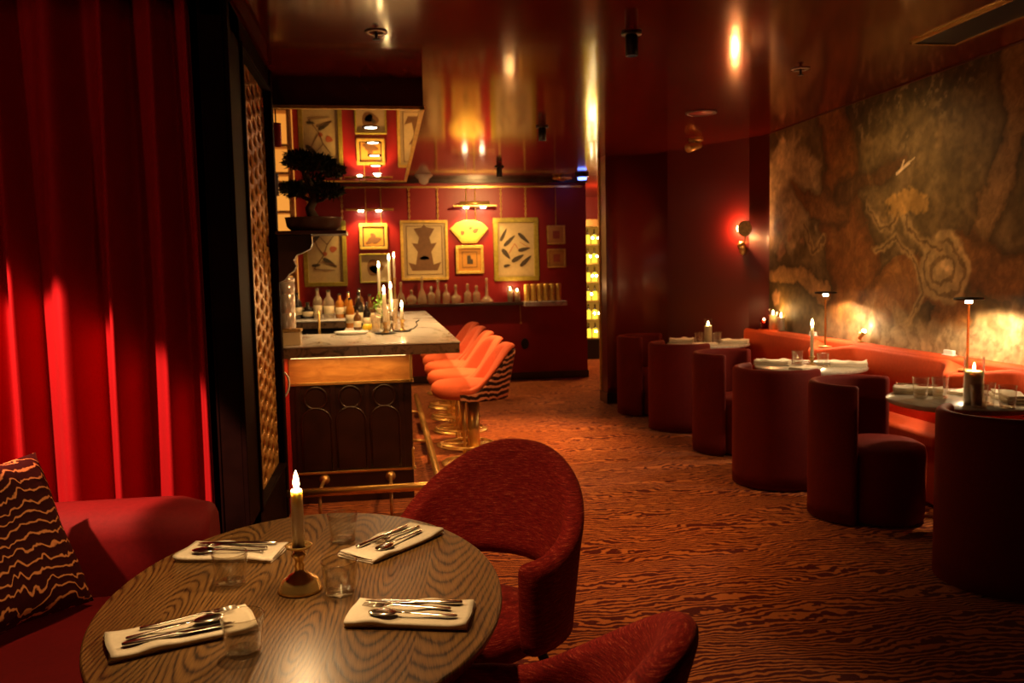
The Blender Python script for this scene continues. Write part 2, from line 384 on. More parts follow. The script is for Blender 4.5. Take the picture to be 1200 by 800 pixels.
# dark foliage on top
fo = sm(V+.9*(n1-.5)+.5*(n0-.5), 2.35, 2.6)*sm(U, -6.7, -6.0); img = lerp(img, (.045, .035, .018), fo*.8)
leafs = sm(n2, .60, .72)*fo; img = lerp(img, (.24, .19, .11), leafs*.6)
bark = sm(np.sin((wu*1.0+.5*n1)*70)+.6*(n2-.5)*4, .2, .9)
def limb(pl, w0, w1, col, dark):
    global img
    d, t_ = pdist(wu, wv, pl); w_ = w0+(w1-w0)*t_; m = sm(w_-d+.03*(n2-.5), 0, .025)
    img = lerp(img, (.04, .025, .012), sm(w_+.05-d+.05*(n2-.5), 0, .05)*.55); img = lerp(img, col, m); img = lerp(img, dark, m*sm(d/w_, .5, 1)*.85); img = lerp(img, dark, m*bark*.35)
limb([(-6.15, .8), (-6.05, 1.4), (-6.35, 1.9), (-6.3, 2.3), (-6.5, 2.74)], .42, .20, (.30, .13, .04), (.10, .045, .015))
limb([(-6.3, 1.95), (-6.75, 2.02), (-7.1, 2.22)], .15, .05, (.26, .125, .045), (.08, .04, .015))
limb([(-6.3, 2.1), (-5.9, 2.12), (-5.45, 2.2)], .10, .03, (.13, .07, .03), (.05, .03, .012))
limb([(-6.0, 1.0), (-5.5, 1.35), (-5.1, 1.42), (-4.9, 1.2), (-5.2, .85)], .22, .12, (.34, .165, .055), (.11, .05, .016))
limb([(-4.45, 2.74), (-4.43, 2.35), (-4.5, 1.95), (-4.78, 1.55)], .11, .10, (.36, .23, .11), (.13, .075, .03))
limb([(-4.85, 1.55), (-4.5, 1.4), (-4.2, 1.48), (-3.7, 1.3), (-3.0, 1.4)], .17, .12, (.25, .125, .045), (.08, .04, .015))
limb([(-7.5, 1.42), (-7.0, 1.42), (-6.55, 1.28)], .07, .11, (.50, .32, .15), (.22, .13, .05))
# burl with rings
rb = np.hypot(wu+5.02, wv-1.47); mb = sm(.26-rb, 0, .05); img = lerp(img, (.50, .38, .20), mb); img = lerp(img, (.13, .075, .03), mb*sm(np.sin(rb*75+3*n1), .3, .9)*.7)
rb = np.hypot((wu+5.0)/1.3, wv-1.5); img = lerp(img, (.65, .52, .3), sm(.05-rb, 0, .02))
# winding lines
for pl in ([(-5.35, 1.55), (-5.2, 1.3), (-5.45, 1.05), (-5.7, .95)], [(-5.9, 1.9), (-5.65, 1.75), (-5.5, 1.9), (-5.3, 1.65), (-5.05, 1.6)], [(-5.8, 1.6), (-5.55, 1.7), (-5.4, 1.55)], [(-6.9, 1.85), (-6.75, 1.6), (-6.6, 1.75)]):
    d, _ = pdist(wu, wv, pl); img = lerp(img, (.46, .34, .17), sm(.05-d, 0, .03)*.8); img = lerp(img, (.09, .05, .02), sm(.016-d, 0, .01)*.7)
# golden tuft and pink blossom
m = sm(.8-np.hypot((wu+5.45)/.35, (wv-1.92)/.13)+.6*(n2-.5), 0, .3); img = lerp(img, (.47, .30, .10), m*.9)
for cx, cz, r_ in ((-7.35, 1.62, .09), (-7.2, 1.75, .06), (-7.4, 1.85, .07), (-6.95, 1.68, .06), (-7.42, 1.2, .09)):
    d = np.hypot(wu-cx, wv-cz)+.05*(n2-.5); img = lerp(img, (.60, .34, .20), sm(r_-d, 0, .04)*.8)
# pale roots and ground
gr = sm(1.22-V+.35*(n1-.5)+.2*(n0-.5), 0, .22)*sm(U, -6.3, -5.9); img = lerp(img, (.52, .44, .30), gr*.8)
img = lerp(img, (.20, .15, .09), gr*sm(np.sin((wu*.9+.25*wv+.5*n1)*38), .3, 1)*.55)
gl = sm(1.15-V+.3*(n1-.5), 0, .2)*(1-sm(U, -6.3, -5.9)); img = lerp(img, (.20, .17, .12), gl*.7)
# white bird
for pl, w_ in (([(-5.56, 2.14), (-5.42, 2.20)], .016), ([(-5.51, 2.165), (-5.48, 2.22)], .012), ([(-5.42, 2.20), (-5.36, 2.225)], .008)):
    d, _ = pdist(U, V, pl); img = lerp(img, (.75, .62, .45), sm(w_-d, 0, .008))
st = fbm(wu*1.0+.3*V, wv*.35, 12, 60, 4)
img = lerp(img, (.07, .045, .02), sm(st, .5, .72)*.22)
img = lerp(img, (.42, .28, .11), sm(1-st, .58, .75)*.15)
img = img*np.array((1.08, .95, .72))*(.60+.8*n1*n2/.25*.5+.2*n2)[..., None]
img = np.clip(img*.92*(.82+.5*(fbm(U, V, 9, 77, 4)-.3))[..., None], 0, 1)
vs = [(3.642, float(a), float(b)) for a, b in zip(yy.ravel(), zz.ravel())]
W1 = NY+1
fs = [(j*W1+i, j*W1+i+1, (j+1)*W1+i+1, (j+1)*W1+i) for j in range(NZ) for i in range(NY) ]
me = bpy.data.meshes.new('mural'); me.from_pydata(vs, [], fs); me.update()
at = me.color_attributes.new('paint', 'FLOAT_COLOR', 'POINT')
at.data.foreach_set('color', np.concatenate([img.reshape(-1, 3), np.ones((img.shape[0]*img.shape[1], 1))], 1).astype(np.float32).ravel())
# trim to the visible panel: far edge at 7.56
bm = bmesh.new(); bm.from_mesh(me); bmesh.ops.delete(bm, geom=[v_ for v_ in bm.verts if v_.co.y > 7.56 or v_.co.z < .86], context='VERTS'); bm.to_mesh(me); bm.free()
t = NT('mural_paint'); a_ = t.n('ShaderNodeAttribute', attribute_name='paint'); weave = t.noise(t.coord((1, 1, 1)), 180, 2)
t.base(t.mixc(.35, a_.outputs['Color'], t.ramp(weave, [(.3, (.6, .6, .6)), (.7, (1, 1, 1))]), 'MULTIPLY')); t.set(Roughness=.6, Specular_IOR_Level=.25); t.bump(weave, .1, .002)
me.materials.append(t.m)
mo = bpy.data.objects.new('mural', me); COL.objects.link(mo)
sd = mo.modifiers.new('thick', 'SOLIDIFY'); sd.thickness = .006; sd.offset = 0
tag(mo, 'wide painted mural of gnarled old trees covering the right wall', 'mural')

# ------------------------------------------------------------------ curtain
cm = MB(); random.seed(3)
ph = [random.uniform(-.5, .5) for _ in range(40)]
def fold(x, z):
    s = x*33+.9*math.sin(x*7.0)+.45*math.sin(x*17+1.3)
    a = .098+.022*math.sin(x*11+2)
    top = 1-.25*max(0, z-1.6)
    return a*top*math.sin(s+.22*math.sin(z*1.3+x*3))+.020*math.sin(2*s+.4)
nx, nz = 420, 24
cm.grid(lambda u, v: (-3.4+2.60*u+.012*math.sin(v*2.2+u*20), 3.95+fold(-3.4+2.60*u, 2.72*v), .015+2.72*v), nx, nz)
cu = cm.build('curtain', M['curtain']); md = cu.modifiers.new('t', 'SOLIDIFY'); md.thickness = .004
tag(cu, 'floor-length red velvet curtain in deep folds behind the left sofa', 'curtain')

# ------------------------------------------------------------------ lattice screen
sc = thing('lattice_screen', 'tall bronze lattice screen of scale-shaped holes beside the red curtain', 'screen', (-.69, 4.6, 0))
fr = MB(); X0, X1 = -.045, .045
fr.box(X0, X1, -.82, -.36, 0, H-.02).box(X0-.02, X1+.012, .66, .74, 0, H-.02).box(X0, X1, -.82, .70, 2.60, H-.02).box(X0, X1, -.82, .70, 0, .35)
fr.build('screen_frame', M['framewood'], sc, bevel=.006)
MB().box(X0-.01, X1+.022, -.82, -.76, 0, H-.02).box(X1, X1+.014, -.375, -.35, .33, 2.62).box(X1, X1+.014, .645, .67, .33, 2.62).box(X1, X1+.014, -.37, .66, .33, .352).box(X1, X1+.014, -.37, .66, 2.598, 2.62).build('moulding', M['framewood'], sc, bevel=.004)
la = MB()
y0_, y1_, z0_, z1_ = -.36, .66, .35, 2.60
ncol, nrow = 6, 25; cw = (y1_-y0_)/ncol; chh = (z1_-z0_)/nrow
def cell(cy, cz, hw, hh, thick=.018):
    # rectangular cell with a pointed arch hole
    N = 20; out = []; hol = []
    for k in range(N):
        a = 2*PI*k/N; ca, sa = math.cos(a), math.sin(a); m_ = max(abs(ca), abs(sa)); out.append((ca/m_*hw, sa/m_*hh))
        hy = ca*.74*hw; hz = sa*.70*hh
        if sa > 0: hz = (.88*hh)*(sa**1.5); hy = ca*.74*hw*(1-.3*sa)
        else: hz = -.55*hh*abs(sa)**.45; hy = (.74*ca)*hw
        hol.append((hy, hz))
    vs = []
    for x, ring, k in ((thick/2, out, 1), (thick/2+.003, hol, 1.10), (thick/2-.002, hol, 1), (-thick/2+.002, hol, 1), (-thick/2-.002, hol, 1.10), (-thick/2, out, 1)):
        vs += [(x, cy+p[0]*k, cz+p[1]*k) for p in ring]
    fs = [(j*N+k, j*N+(k+1) % N, (j+1)*N+(k+1) % N, (j+1)*N+k) for j in range(5) for k in range(N)]
    la.add(vs, fs, True)
for i in range(ncol):
    for j in range(nrow):
        dz = chh/2 if i % 2 else 0
        if i % 2 and j == nrow-1: continue
        cell(y0_+cw*(i+.5), z0_+chh*(j+.5)+dz, cw/2, chh/2)
    if i % 2:
        la.box(-.009, .009, y0_+cw*i, y0_+cw*(i+1), z0_, z0_+chh/2).box(-.009, .009, y0_+cw*i, y0_+cw*(i+1), z1_-chh/2, z1_)
la.build('lattice_panel', M['screen'], sc); MB().box(-.040, -.028, -.36, .66, .35, 2.60).build('hole_shade_sheet', M['black'], sc)  # black sheet added behind the lattice so its holes read as shade
# red post between the screen and the bar, white cable on it
tag(MB().box(-.80, -.632, 5.36, 5.545, 0, .983).build('red_post', M['redpost'], bevel=.006), 'glossy red post between the lattice screen and the bar front', 'post')
lp = [(-.66+.05*math.cos(a)*(1+.2*math.sin(a)), 5.3525, .82+.085*math.sin(a)) for a in [PI*.6-k*2*PI*.93/26 for k in range(27)]]
tag(MB().tube([(-.70, 5.3525, .975)]+lp, .006, 8).build('cable', M['china']), 'looped white cable hanging on the red post', 'cable')

# ------------------------------------------------------------------ bar
bar = thing('bar_counter', 'long bar counter with grey marble top and dark panelled front', 'bar counter', (0, 5.3, 0))
BY = .25   # face of the base, local y
b_ = MB().box(-.63, .155, BY, .97, 0, .80).box(-.29, .155, .97, 4.3, 0, .80); b_.build('bar_base', M['darkwood'], bar)
MB().box(-.63, .150, BY, .97, .80, .985).box(-.29, .150, .97, 4.3, .80, .985).build('upper_panel', M['amberwood'], bar)
tm = MB().box(-.628, .168, BY-.014, BY+.01, .785, .805).box(.145, .168, BY-.014, 4.3, .785, .805).box(-.628, .168, BY-.012, BY+.01, .196, .212).box(.145, .168, BY-.012, 4.3, .196, .212).box(.146, .166, BY-.012, BY+.008, .80, .985).box(.146, .162, BY-.010, BY+.006, .20, .34)
tm.build('brass_trim', M['brass'], bar, bevel=.003)
PW = .225
for i in range(3):
    cx = -.468+i*.222
    pn = MB(); hw, z0a, zs = .088, .225, .545
    poly = [(-hw, z0a), (hw, z0a), (hw, zs)]+[(hw*math.cos(a), zs+hw*.95*math.sin(a)) for a in [PI*k/16 for k in range(1, 16)]]+[(-hw, zs)]
    pn.prism(poly, (cx, BY, 0), (1,0,0), (0,0,1), (0,-.012,0)); pn.build('arch_panel', M['darkwood'], bar, bevel=.003)
    md_ = MB(); md_.tube([(cx-hw-.006, BY-.004, z0a)]+[(cx-(hw+.006)*math.cos(a), BY-.008, zs+(hw+.004)*.95*math.sin(a)) for a in [PI*k/20 for k in range(21)]]+[(cx+hw+.006, BY-.004, z0a)], .007, 8)
    md_.build('arch_moulding', M['darkwood'], bar)
    rs = MB(); rs.tube([(cx+.072*math.cos(a), BY-.006, .700+.072*math.sin(a)) for a in [2*PI*k/28 for k in range(28)]], .007, 8, closed=True)
    ring = rs.build('round_moulding', M['darkwood'], bar)
    ds = MB(); ds.prism([(.064*math.cos(2*PI*k/28), .064*math.sin(2*PI*k/28)) for k in range(28)], (cx, BY, .700), (1,0,0), (0,0,1), (0,-.006,0)); ds.build('medallion', M['darkwood'], bar, bevel=.002)
for i in range(4):
    x = -.579+i*.222
    MB().box(x-.016, x+.016, BY-.008, BY+.01, .215, .785).build('pilaster', M['darkwood'], bar, bevel=.002)
# U-shaped marble top: end strip, long arm, far strip around the well
ct = [(-1.7, .047), (.47, .047), (.47, 4.57), (-1.7, 4.57), (-1.7, 3.0), (-.33, 3.0), (-.33, 1.12), (-1.7, 1.12)]
MB().prism(ct, (0, 0, 1.048), (1,0,0), (0,1,0), (0,0,.012)).build('marble_top', M['marble'], bar, bevel=.004)
MB().prism([(x+(.004 if x < 0 else -.004), y+.004) for x, y in ct], (0, 0, .985), (1,0,0), (0,1,0), (0,0,.062)).build('marble_edge', M['marble_edge'], bar)
wl = MB().box(-1.7, -.30, .98, 1.10, .2, .99).box(-.36, -.30, 1.0, 3.1, .2, .99).box(-1.7, -.30, 3.02, 3.1, .2, .985).box(-1.7, -.3, 1.0, 3.1, .2, .24)
wl.build('bar_well', M['black'], bar)
MB().box(-1.6, -.36, 1.10, 1.32, .955, .972).build('sink_ledge', M['steel'], bar, bevel=.004)
MB().box(-.60, .12, .115, .125, .976, .984).box(.20, .21, .26, 4.2, .976, .984).build('under_light', emit('led_strip', (1, .55, .18), 2.5), bar)
area('counter_glow', (-.235, 5.43, .968), (0, 0, 0), .70, .05, .8, (1, .50, .14))
area('counter_glow_side', (.30, 7.4, .968), (0, 0, 0), .05, 3.8, 7.0, (1, .50, .14))
# foot rail
rl = thing('foot_rail', 'polished brass foot rail running round the bar base', 'rail', (0, 5.12, 0))
MB().tube([(-.622, 0, .185), (.27, .0, .185), (.30, .02, .185), (.305, .06, .185), (.30, 3.9, .185)], .026, 16).build('rail_tube', M['brass'], rl)
for x in (-.43, .0):
    b = MB().lathe([(.001, .0), (.010, .0), (.010, .185)], (x, 0, 0), 12).tube([(x, 0, .185), (x, .20, .178), (x, .418, .158)], .011, 10)
    br = b.build('rail_bracket', M['oldbrass'], rl)
    f = MB().lathe([(.001, .0), (.034, .0), (.034, .006), (.018, .014), (.010, .03)], (0,0,0), 20); fo_ = f.build('wall_flange', M['oldbrass'], br); fo_.location = (x, .4295, .158); fo_.rotation_euler = (PI/2, 0, 0)
for y in (1.4, 2.8):
    MB().lathe([(.001, .0), (.010, .0), (.010, .185)], (.302, y, 0), 12).tube([(.302, y, .185), (.182, y, .197)], .011, 10).build('rail_bracket', M['oldbrass'], rl)

# stools
def tub(R, th, a, zt, zb, lean=0., n=44, nz=6, part='all', egg=1.0, flare=None):
    # shell of a tub seat: faces +X, its back towards -X
    rings = []
    e_ = [(.5*math.sin(q), max(.06, math.cos(q))) for q in (.5, .9, 1.2, 1.5)]
    ex = [(-a-d*th/R, c_) for d, c_ in e_[::-1]]+[(-a+2*a*k/n, 1.0) for k in range(n+1)]+[(a+d*th/R, c_) for d, c_ in e_]
    for an, s in ex:
        an_c = max(-a, min(a, an)); t0, b0 = zt(an_c), zb(an_c); ring = []
        def P(dr, z):
            h = (z-b0)/max(1e-6, (t0-b0)); r = R+dr+(lean*math.cos(an_c)**1 if math.cos(an_c) > 0 else 0)*max(0, h)
            if flare: r += flare(h)
            return (-r*math.cos(an)*egg, r*math.sin(an), z)
        half = th/2
        out = [(0, b0+(t0-half-b0)*k/nz) for k in range(nz+1)]
        rim = [(-half+half*math.cos(q), t0-half+half*math.sin(q)) for q in [PI*k/6 for k in range(1, 6)]]
        inn = [(-th, t0-half-(t0-half-b0)*k/nz) for k in range(nz+1)]
        if part == 'outer': sec = out+[(-.3*th, t0-half)]+[(-.3*th, b0)]
        elif part == 'inner': sec = [(-.32*th, b0+.01)]+[(-.32*th, t0-half)]+[(d if d > -.32*th else d, z) for d, z in rim]+inn
        else: sec = out+rim+inn
        mz = (t0+b0)/2; 
        ring = [P(-half+(d+half)*s, mz+(z-mz)*(1-(1-s)*.5*th/max(.1, t0-b0))) for d, z in sec]
        rings.append(ring)
    return MB().loops(rings)
def ss(x, a, b): t = max(0, min(1, (x-a)/(b-a))); return t*t*(3-2*t)
def make_stool(loc, rz, label):
    s = thing('bar_stool', label, 'bar stool', loc, rz, 'coral bar stools along the bar')
    MB().lathe([(.0, .0), (.255, .0), (.262, .006), (.255, .014), (.12, .026), (.055, .034), (.0, .036)], n=48).build('base', M['brass'], s)
    MB().lathe([(.0, .03), (.048, .03), (.048, .50), (.0, .50)], n=28).build('column', M['brass'], s)
    MB().lathe([(.0, .5), (.10, .5), (.15, .512), (.15, .522), (.0, .522)], n=28).build('seat_plate', M['black'], s)
    fr_ = MB().tube([(.06+.20*math.cos(q), .20*math.sin(q), .16) for q in [2*PI*k/40 for k in range(40)]], .009, 8, closed=True)
    fr_.tube([(.05, .0, .16), (.26, 0, .16)], .007, 8); fr_.build('footrest', M['brass'], s)
    for y in (-.055, .055): MB().tube([(.075, y, .03), (.075, y, .515)], .008, 8).build('support_rod', M['brass'], s)
    zt = lambda q: .615+.315*(1-ss(abs(q), .35, 1.75)); zb = lambda q: .525
    tub(.275, .075, 1.95, zt, zb, .075, part='outer').build('outer_shell', M['zebra_stool'], s)
    tub(.275, .085, 1.95, lambda q: zt(q)+.012, lambda q: .55, .075, part='inner').build('inner_back', M['stoolvel'], s)
    st = MB(); st.lathe([(.0, .53), (.19, .53), (.225, .545), (.245, .585), (.240, .63), (.21, .655), (.12, .667), (.0, .670)], (.07, 0, 0), 40, 1.05, .98); st.build('seat', M['stoolvel'], s)
    return s
ord_ = ['nearest of the row at the bar corner', 'second in the row along the bar', 'middle one of the row along the bar', 'fourth in the row along the bar', 'last of the row, by the red wall']
st0 = None
for i, (x, y) in enumerate(((.66, 6.49), (.665, 7.19), (.675, 7.88), (.69, 8.6), (.70, 9.33))):
    lb = 'coral velvet bar stool on a brass pedestal, '+ord_[i]
    if st0 is None: st0 = make_stool((x, y, 0), PI, lb)
    else: dup(st0, (x, y, 0), PI+(.12, -.06, .05, .1)[i-1], lb)

# soffit downlights and bar lights
for i, (x, y) in enumerate(((-.06, 6.23), (-.055, 6.94), (-.05, 7.68), (-.045, 8.40), (-.04, 9.04))):
    d = thing('recessed_downlight', 'round downlight in the mirrored soffit, '+('nearest of five in line', 'second of five in line', 'third of five in line', 'fourth of five in line', 'farthest of five in line')[i], 'downlight', (x, y, 2.558), 0, 'downlights in the mirrored soffit')
    MB().lathe([(.042, -.004), (.062, -.004), (.064, .0), (.042, .0), (.042, -.004)], n=28).build('trim_ring', M['darkwood'], d)
    MB().lathe([(.0, -.003), (.042, -.003), (.042, .0), (.0, .0)], n=28).build('lens', M['bulb_soft'], d)
    light('SPOT', 'soffit_spot', (x, y, 2.545), 52, (1, .58, .24), .03, None, (x, y, 0), 96, .8)

# ------------------------------------------------------------------ back wall pictures
YW = 11.398
def art_paper(name, ink, paper, mode):
    t = NT(name); sep = t.n('ShaderNodeSeparateXYZ'); v = t.coord(); t.l(v, sep.inputs[0]); f = t.noise(v, 9, 4, .6, 1); g = t.noise(v, 25, 3)
    base = t.ramp(g, [(.3, tuple(c*.88 for c in paper)), (.7, paper)])
    t.base(base); t.set(Roughness=.35, Coat_Weight=.5, Coat_Roughness=.05); return t.m
M['paper'] = art_paper('aged_paper', None, (.62, .48, .24), 0)
M['paper_tan'] = art_paper('tan_paper', None, (.46, .33, .16), 0)
M['paper_gold'] = art_paper('gold_paper', None, (.78, .56, .10), 0)
M['paper_orange'] = art_paper('orange_paper', None, (.62, .30, .06), 0)
M['ink'] = plain('ink', (.055, .038, .02), .6); M['sepia'] = plain('sepia_ink', (.17, .08, .03), .6); M['redink'] = plain('red_ink', (.42, .10, .04), .6)
def picture(label, x0, x1, z0, z1, fw_, fmat, pmat, hang, marks, group=None, mat_inset=None):
    cx, cz = (x0+x1)/2, (z0+z1)/2
    p = thing('framed_picture', label, 'picture', (cx, YW, cz), 0, group or 'framed prints on the red wall')
    w_, h_ = (x1-x0)/2, (z1-z0)/2
    f = MB()
    for a0, a1, b0, b1 in ((-w_, w_, h_-fw_, h_), (-w_, w_, -h_, -h_+fw_), (-w_, -w_+fw_, -h_+fw_, h_-fw_), (w_-fw_, w_, -h_+fw_, h_-fw_)): f.box(a0, a1, -.04, -.002, b0, b1)
    f.build('frame', fmat, p, bevel=.006)
    MB().box(-w_+fw_, w_-fw_, -.016, -.004, -h_+fw_, h_-fw_).build('print', pmat, p)
    if mat_inset:
        i_ = mat_inset; g = MB()
        for a0, a1, b0, b1 in ((-w_+i_, w_-i_, h_-i_-.008, h_-i_), (-w_+i_, w_-i_, -h_+i_, -h_+i_+.008), (-w_+i_, -w_+i_+.008, -h_+i_, h_-i_), (w_-i_-.008, w_-i_, -h_+i_, h_-i_)): g.box(a0, a1, -.018, -.014, b0, b1)
        g.build('mount_line', M['sepia'], p)
    for nm, polys, mm in marks:
        g = MB()
        for q, poly in enumerate(polys): g.prism(poly, (0, -.0165-.0004*q, 0), (1,0,0), (0,0,1), (0,-.0012,0))
        g.build(nm, mm, p)
    for k, (dx, kind) in enumerate(hang):
        if kind == 'chain':
            zc = h_; c_ = MB(); n = max(3, int((2.64-cz-h_)/.034))
            for q in range(n):
                zz_ = h_+.017+(2.64-cz-h_)*(q+.5)/n-.017
                c_.tube([(dx+(.011*math.cos(a) if q % 2 else 0), -.02+(0 if q % 2 else .011*math.cos(a)), zz_+.021*math.sin(a)) for a in [2*PI*j/10 for j in range(10)]], .0042, 6, closed=True)
            c_.build('hanging_chain', M['gilt'], p)
        else: MB().tube([(dx, -.02, h_-.01), (dx, -.02, 2.64-cz)], .006, 8).build('hanging_rod', M['gilt'], p)
    return p
def leaf(cx, cz, L, W, ang, n=10):
    pts = []
    for k in range(n): 
        a = 2*PI*k/n; u = math.cos(a)*L; v_ = math.sin(a)*W*(1-.45*math.cos(a)); pts.append((cx+u*math.cos(ang)-v_*math.sin(ang), cz+u*math.sin(ang)+v_*math.cos(ang)))
    return pts
def strokes(pl, w_):
    out = []
    for (ax, az), (bx, bz) in zip(pl, pl[1:]):
        d = math.hypot(bx-ax, bz-az) or 1; nx_, nz_ = -(bz-az)/d*w_, (bx-ax)/d*w_
        out.append([(ax-nx_, az-nz_), (bx-nx_*.7, bz-nz_*.7), (bx+nx_*.7, bz+nz_*.7), (ax+nx_, az+nz_)])
    return out
br = strokes([(-.15, -.2), (-.02, -.02), (.03, .12), (.12, .24)], .008)+strokes([(-.02, -.02), (-.10, .1), (-.14, .2)], .006)+strokes([(.03, .12), (-.06, .22)], .005)+strokes([(-.15, -.2), (.12, -.22)], .006)+strokes([(-.05, -.1), (.15, -.16)], .006)
picture('large bird and branch print in olive gilt frame behind the bonsai', -1.04, -.485, 1.35, 2.215, .055, M['olive_gilt'], M['paper'], ((-.20, 'chain'), (.24, 'chain')),
        [('drawn_branch', br, M['sepia']), ('drawn_bird', [leaf(-.12, .20, .10, .03, .7), leaf(.06, -.12, .11, .028, -.6), leaf(-.12, -.15, .06, .02, .1)], M['ink']), ('drawn_blossom', [leaf(.11, .06, .05, .04, .3), leaf(-.0, .0, .03, .03, .3)], M['redink'])])
picture('small landscape picture in dark and gilt frame under the first picture light', -.304, .060, 1.83, 2.175, .035, M['gilt'], M['paper_orange'], ((-.09, 'rod'), (.11, 'rod')),
        [('drawn_border', [[(-.147, -.138), (.147, -.138), (.147, -.12), (-.147, -.12)], [(-.147, .12), (.147, .12), (.147, .138), (-.147, .138)], [(-.147, -.12), (-.127, -.12), (-.127, .12), (-.147, .12)], [(.127, -.12), (.147, -.12), (.147, .12), (.127, .12)]], M['ink']), ('drawn_hills', [leaf(-.03, -.04, .06, .035, .9), leaf(.04, -.05, .07, .04, .3), leaf(.0, .0, .03, .05, .5), leaf(-.06, -.08, .05, .02, .2)], M['sepia'])])
picture('tan print with dark oval vignette hanging below the small landscape', -.315, .095, 1.385, 1.775, .02, M['olive_gilt'], M['paper_tan'], (),
        [('drawn_oval', [leaf(.0, .01, .11, .10, 0, 24)], M['sepia']), ('drawn_scene', [leaf(-.02, -.01, .05, .06, .8), leaf(.04, .03, .03, .03, 0)], M['ink'])])
pg = [(-.17, -.27), (.17, -.27), (.22, -.16), (.12, -.19), (.09, -.02), (.17, .10), (.09, .09), (.07, .17), (.14, .29), (.03, .31), (.0, .35), (-.03, .31), (-.14, .29), (-.07, .17), (-.09, .09), (-.17, .10), (-.09, -.02), (-.12, -.19), (-.22, -.16)]
picture('large print of a brown pagoda in a pale gilt frame', .235, .865, 1.405, 2.21, .035, M['gilt'], M['paper'], ((-.19, 'chain'), (.19, 'chain')),
        [('drawn_pagoda', [pg], M['sepia']), ('drawn_print', [leaf(.0, -.1, .03, .06, 1.57)], M['ink'])], None, .075)
# fan-shaped frame
fx, fz = 1.16, 2.055
fan = thing('fan_picture', 'fan-shaped gilt framed picture under the second picture light', 'picture', (fx, YW, fz))
def fanpoly(k, dz=0): return [(k*a, k*b+dz) for a, b in ((-.10, -.165), (.10, -.165), (.265, .035), (.18, .11), (.06, .15), (-.06, .15), (-.18, .11), (-.265, .035))]
MB().prism(fanpoly(1), (0, -.002, 0), (1,0,0), (0,0,1), (0,-.03,0)).build('frame', M['gilt'], fan, bevel=.008)
MB().prism(fanpoly(.84), (0, -.03, .0), (1,0,0), (0,0,1), (0,-.006,0)).build('print', M['paper_gold'], fan)
MB().prism(leaf(.09, .01, .05, .03, .6), (0, -.0362, 0), (1,0,0), (0,0,1), (0,-.001,0)).prism(leaf(-.09, -.02, .03, .03, .2), (0, -.0362, 0), (1,0,0), (0,0,1), (0,-.001,0)).prism(leaf(.02, .04, .03, .02, .2), (0, -.0362, 0), (1,0,0), (0,0,1), (0,-.001,0)).build('drawn_flower', M['redink'], fan)
for dx in (-.03, .09): MB().tube([(dx, -.015, .14), (dx, -.015, 2.64-fz)], .006, 8).build('hanging_rod', M['gilt'], fan)
picture('small square gilt frame with tiny dark print below the fan picture', .970, 1.345, 1.48, 1.865, .035, M['gilt'], M['paper_orange'], (), [('drawn_figure', [[(-.035, -.06), (.045, -.06), (.045, .0), (.02, .01), (.01, .06), (-.035, .055)]], M['ink'])], None, .085)
fish = [leaf(-.17, .20, .10, .022, 1.1), leaf(-.09, .12, .11, .025, .75), leaf(.11, .15, .11, .025, -.75), leaf(.11, -.0, .09, .025, .2), leaf(-.14, -.06, .09, .03, -.9), leaf(.02, -.12, .10, .03, .5), leaf(.13, -.16, .11, .028, .75), leaf(-.13, -.22, .05, .02, .2)]
picture('large print of scattered dark fish in olive gilt frame', 1.49, 2.11, 1.37, 2.23, .06, M['olive_gilt'], M['paper'], ((-.20, 'chain'), (.14, 'chain')), [('drawn_fish', fish, M['ink']), ('drawn_weed', strokes([(-.1, -.05), (-.02, .08), (.03, .0)], .005)+strokes([(.05, .1), (.18, .02)], .004), M['redink'])])
sq = [[(-.045, -.05), (.05, -.05), (.05, .055), (-.045, .055)]]
picture('small square framed seal print, upper of two at the wall end', 2.235, 2.485, 1.86, 2.12, .02, M['gilt'], M['paper_orange'], ((.0, 'rod'),), [('drawn_seal', sq, M['redink'])])
picture('small square framed seal print, lower of two at the wall end', 2.235, 2.49, 1.54, 1.80, .02, M['gilt'], M['paper_orange'], (), [('drawn_seal', sq, M['redink'])])
for i, (x0, x1, zc, lb) in enumerate(((-.47, .155, 2.355, 'slim brass picture light over the small landscape'), (.935, 1.525, 2.39, 'brass picture light with top tube over the fan picture'))):
    cx = (x0+x1)/2; p = thing('picture_light', lb, 'picture light', (cx, 11.27, zc)); hw = (x1-x0)/2
    MB().box(-hw, hw, -.045, .04, -.018, .006).build('lamp_bar', M['gilt'] if i == 0 else M['oldbrass'], p, bevel=.004)
    MB().tube([(-.12, .03, .0), (-.12, .128, .02)], .008, 8).tube([(.12, .03, .0), (.12, .128, .02)], .008, 8).build('wall_arm', M['oldbrass'], p)
    if i: MB().tube([(-.2, 0, .03), (.2, 0, .03)], .028, 14).build('top_tube', M['brass'], p)
    for dx in (-.115, .115):
        MB().lathe([(.0, -.034), (.028, -.034), (.040, -.018), (.0, -.016)], (dx, 0, 0), 20).build('bulb', M['bulb'], p)
        light('SPOT', 'picture_spot', (cx+dx, 11.22, zc-.04), 15, (1, .55, .16), .03, None, (cx+dx, 11.34, 1.2), 120, .6)

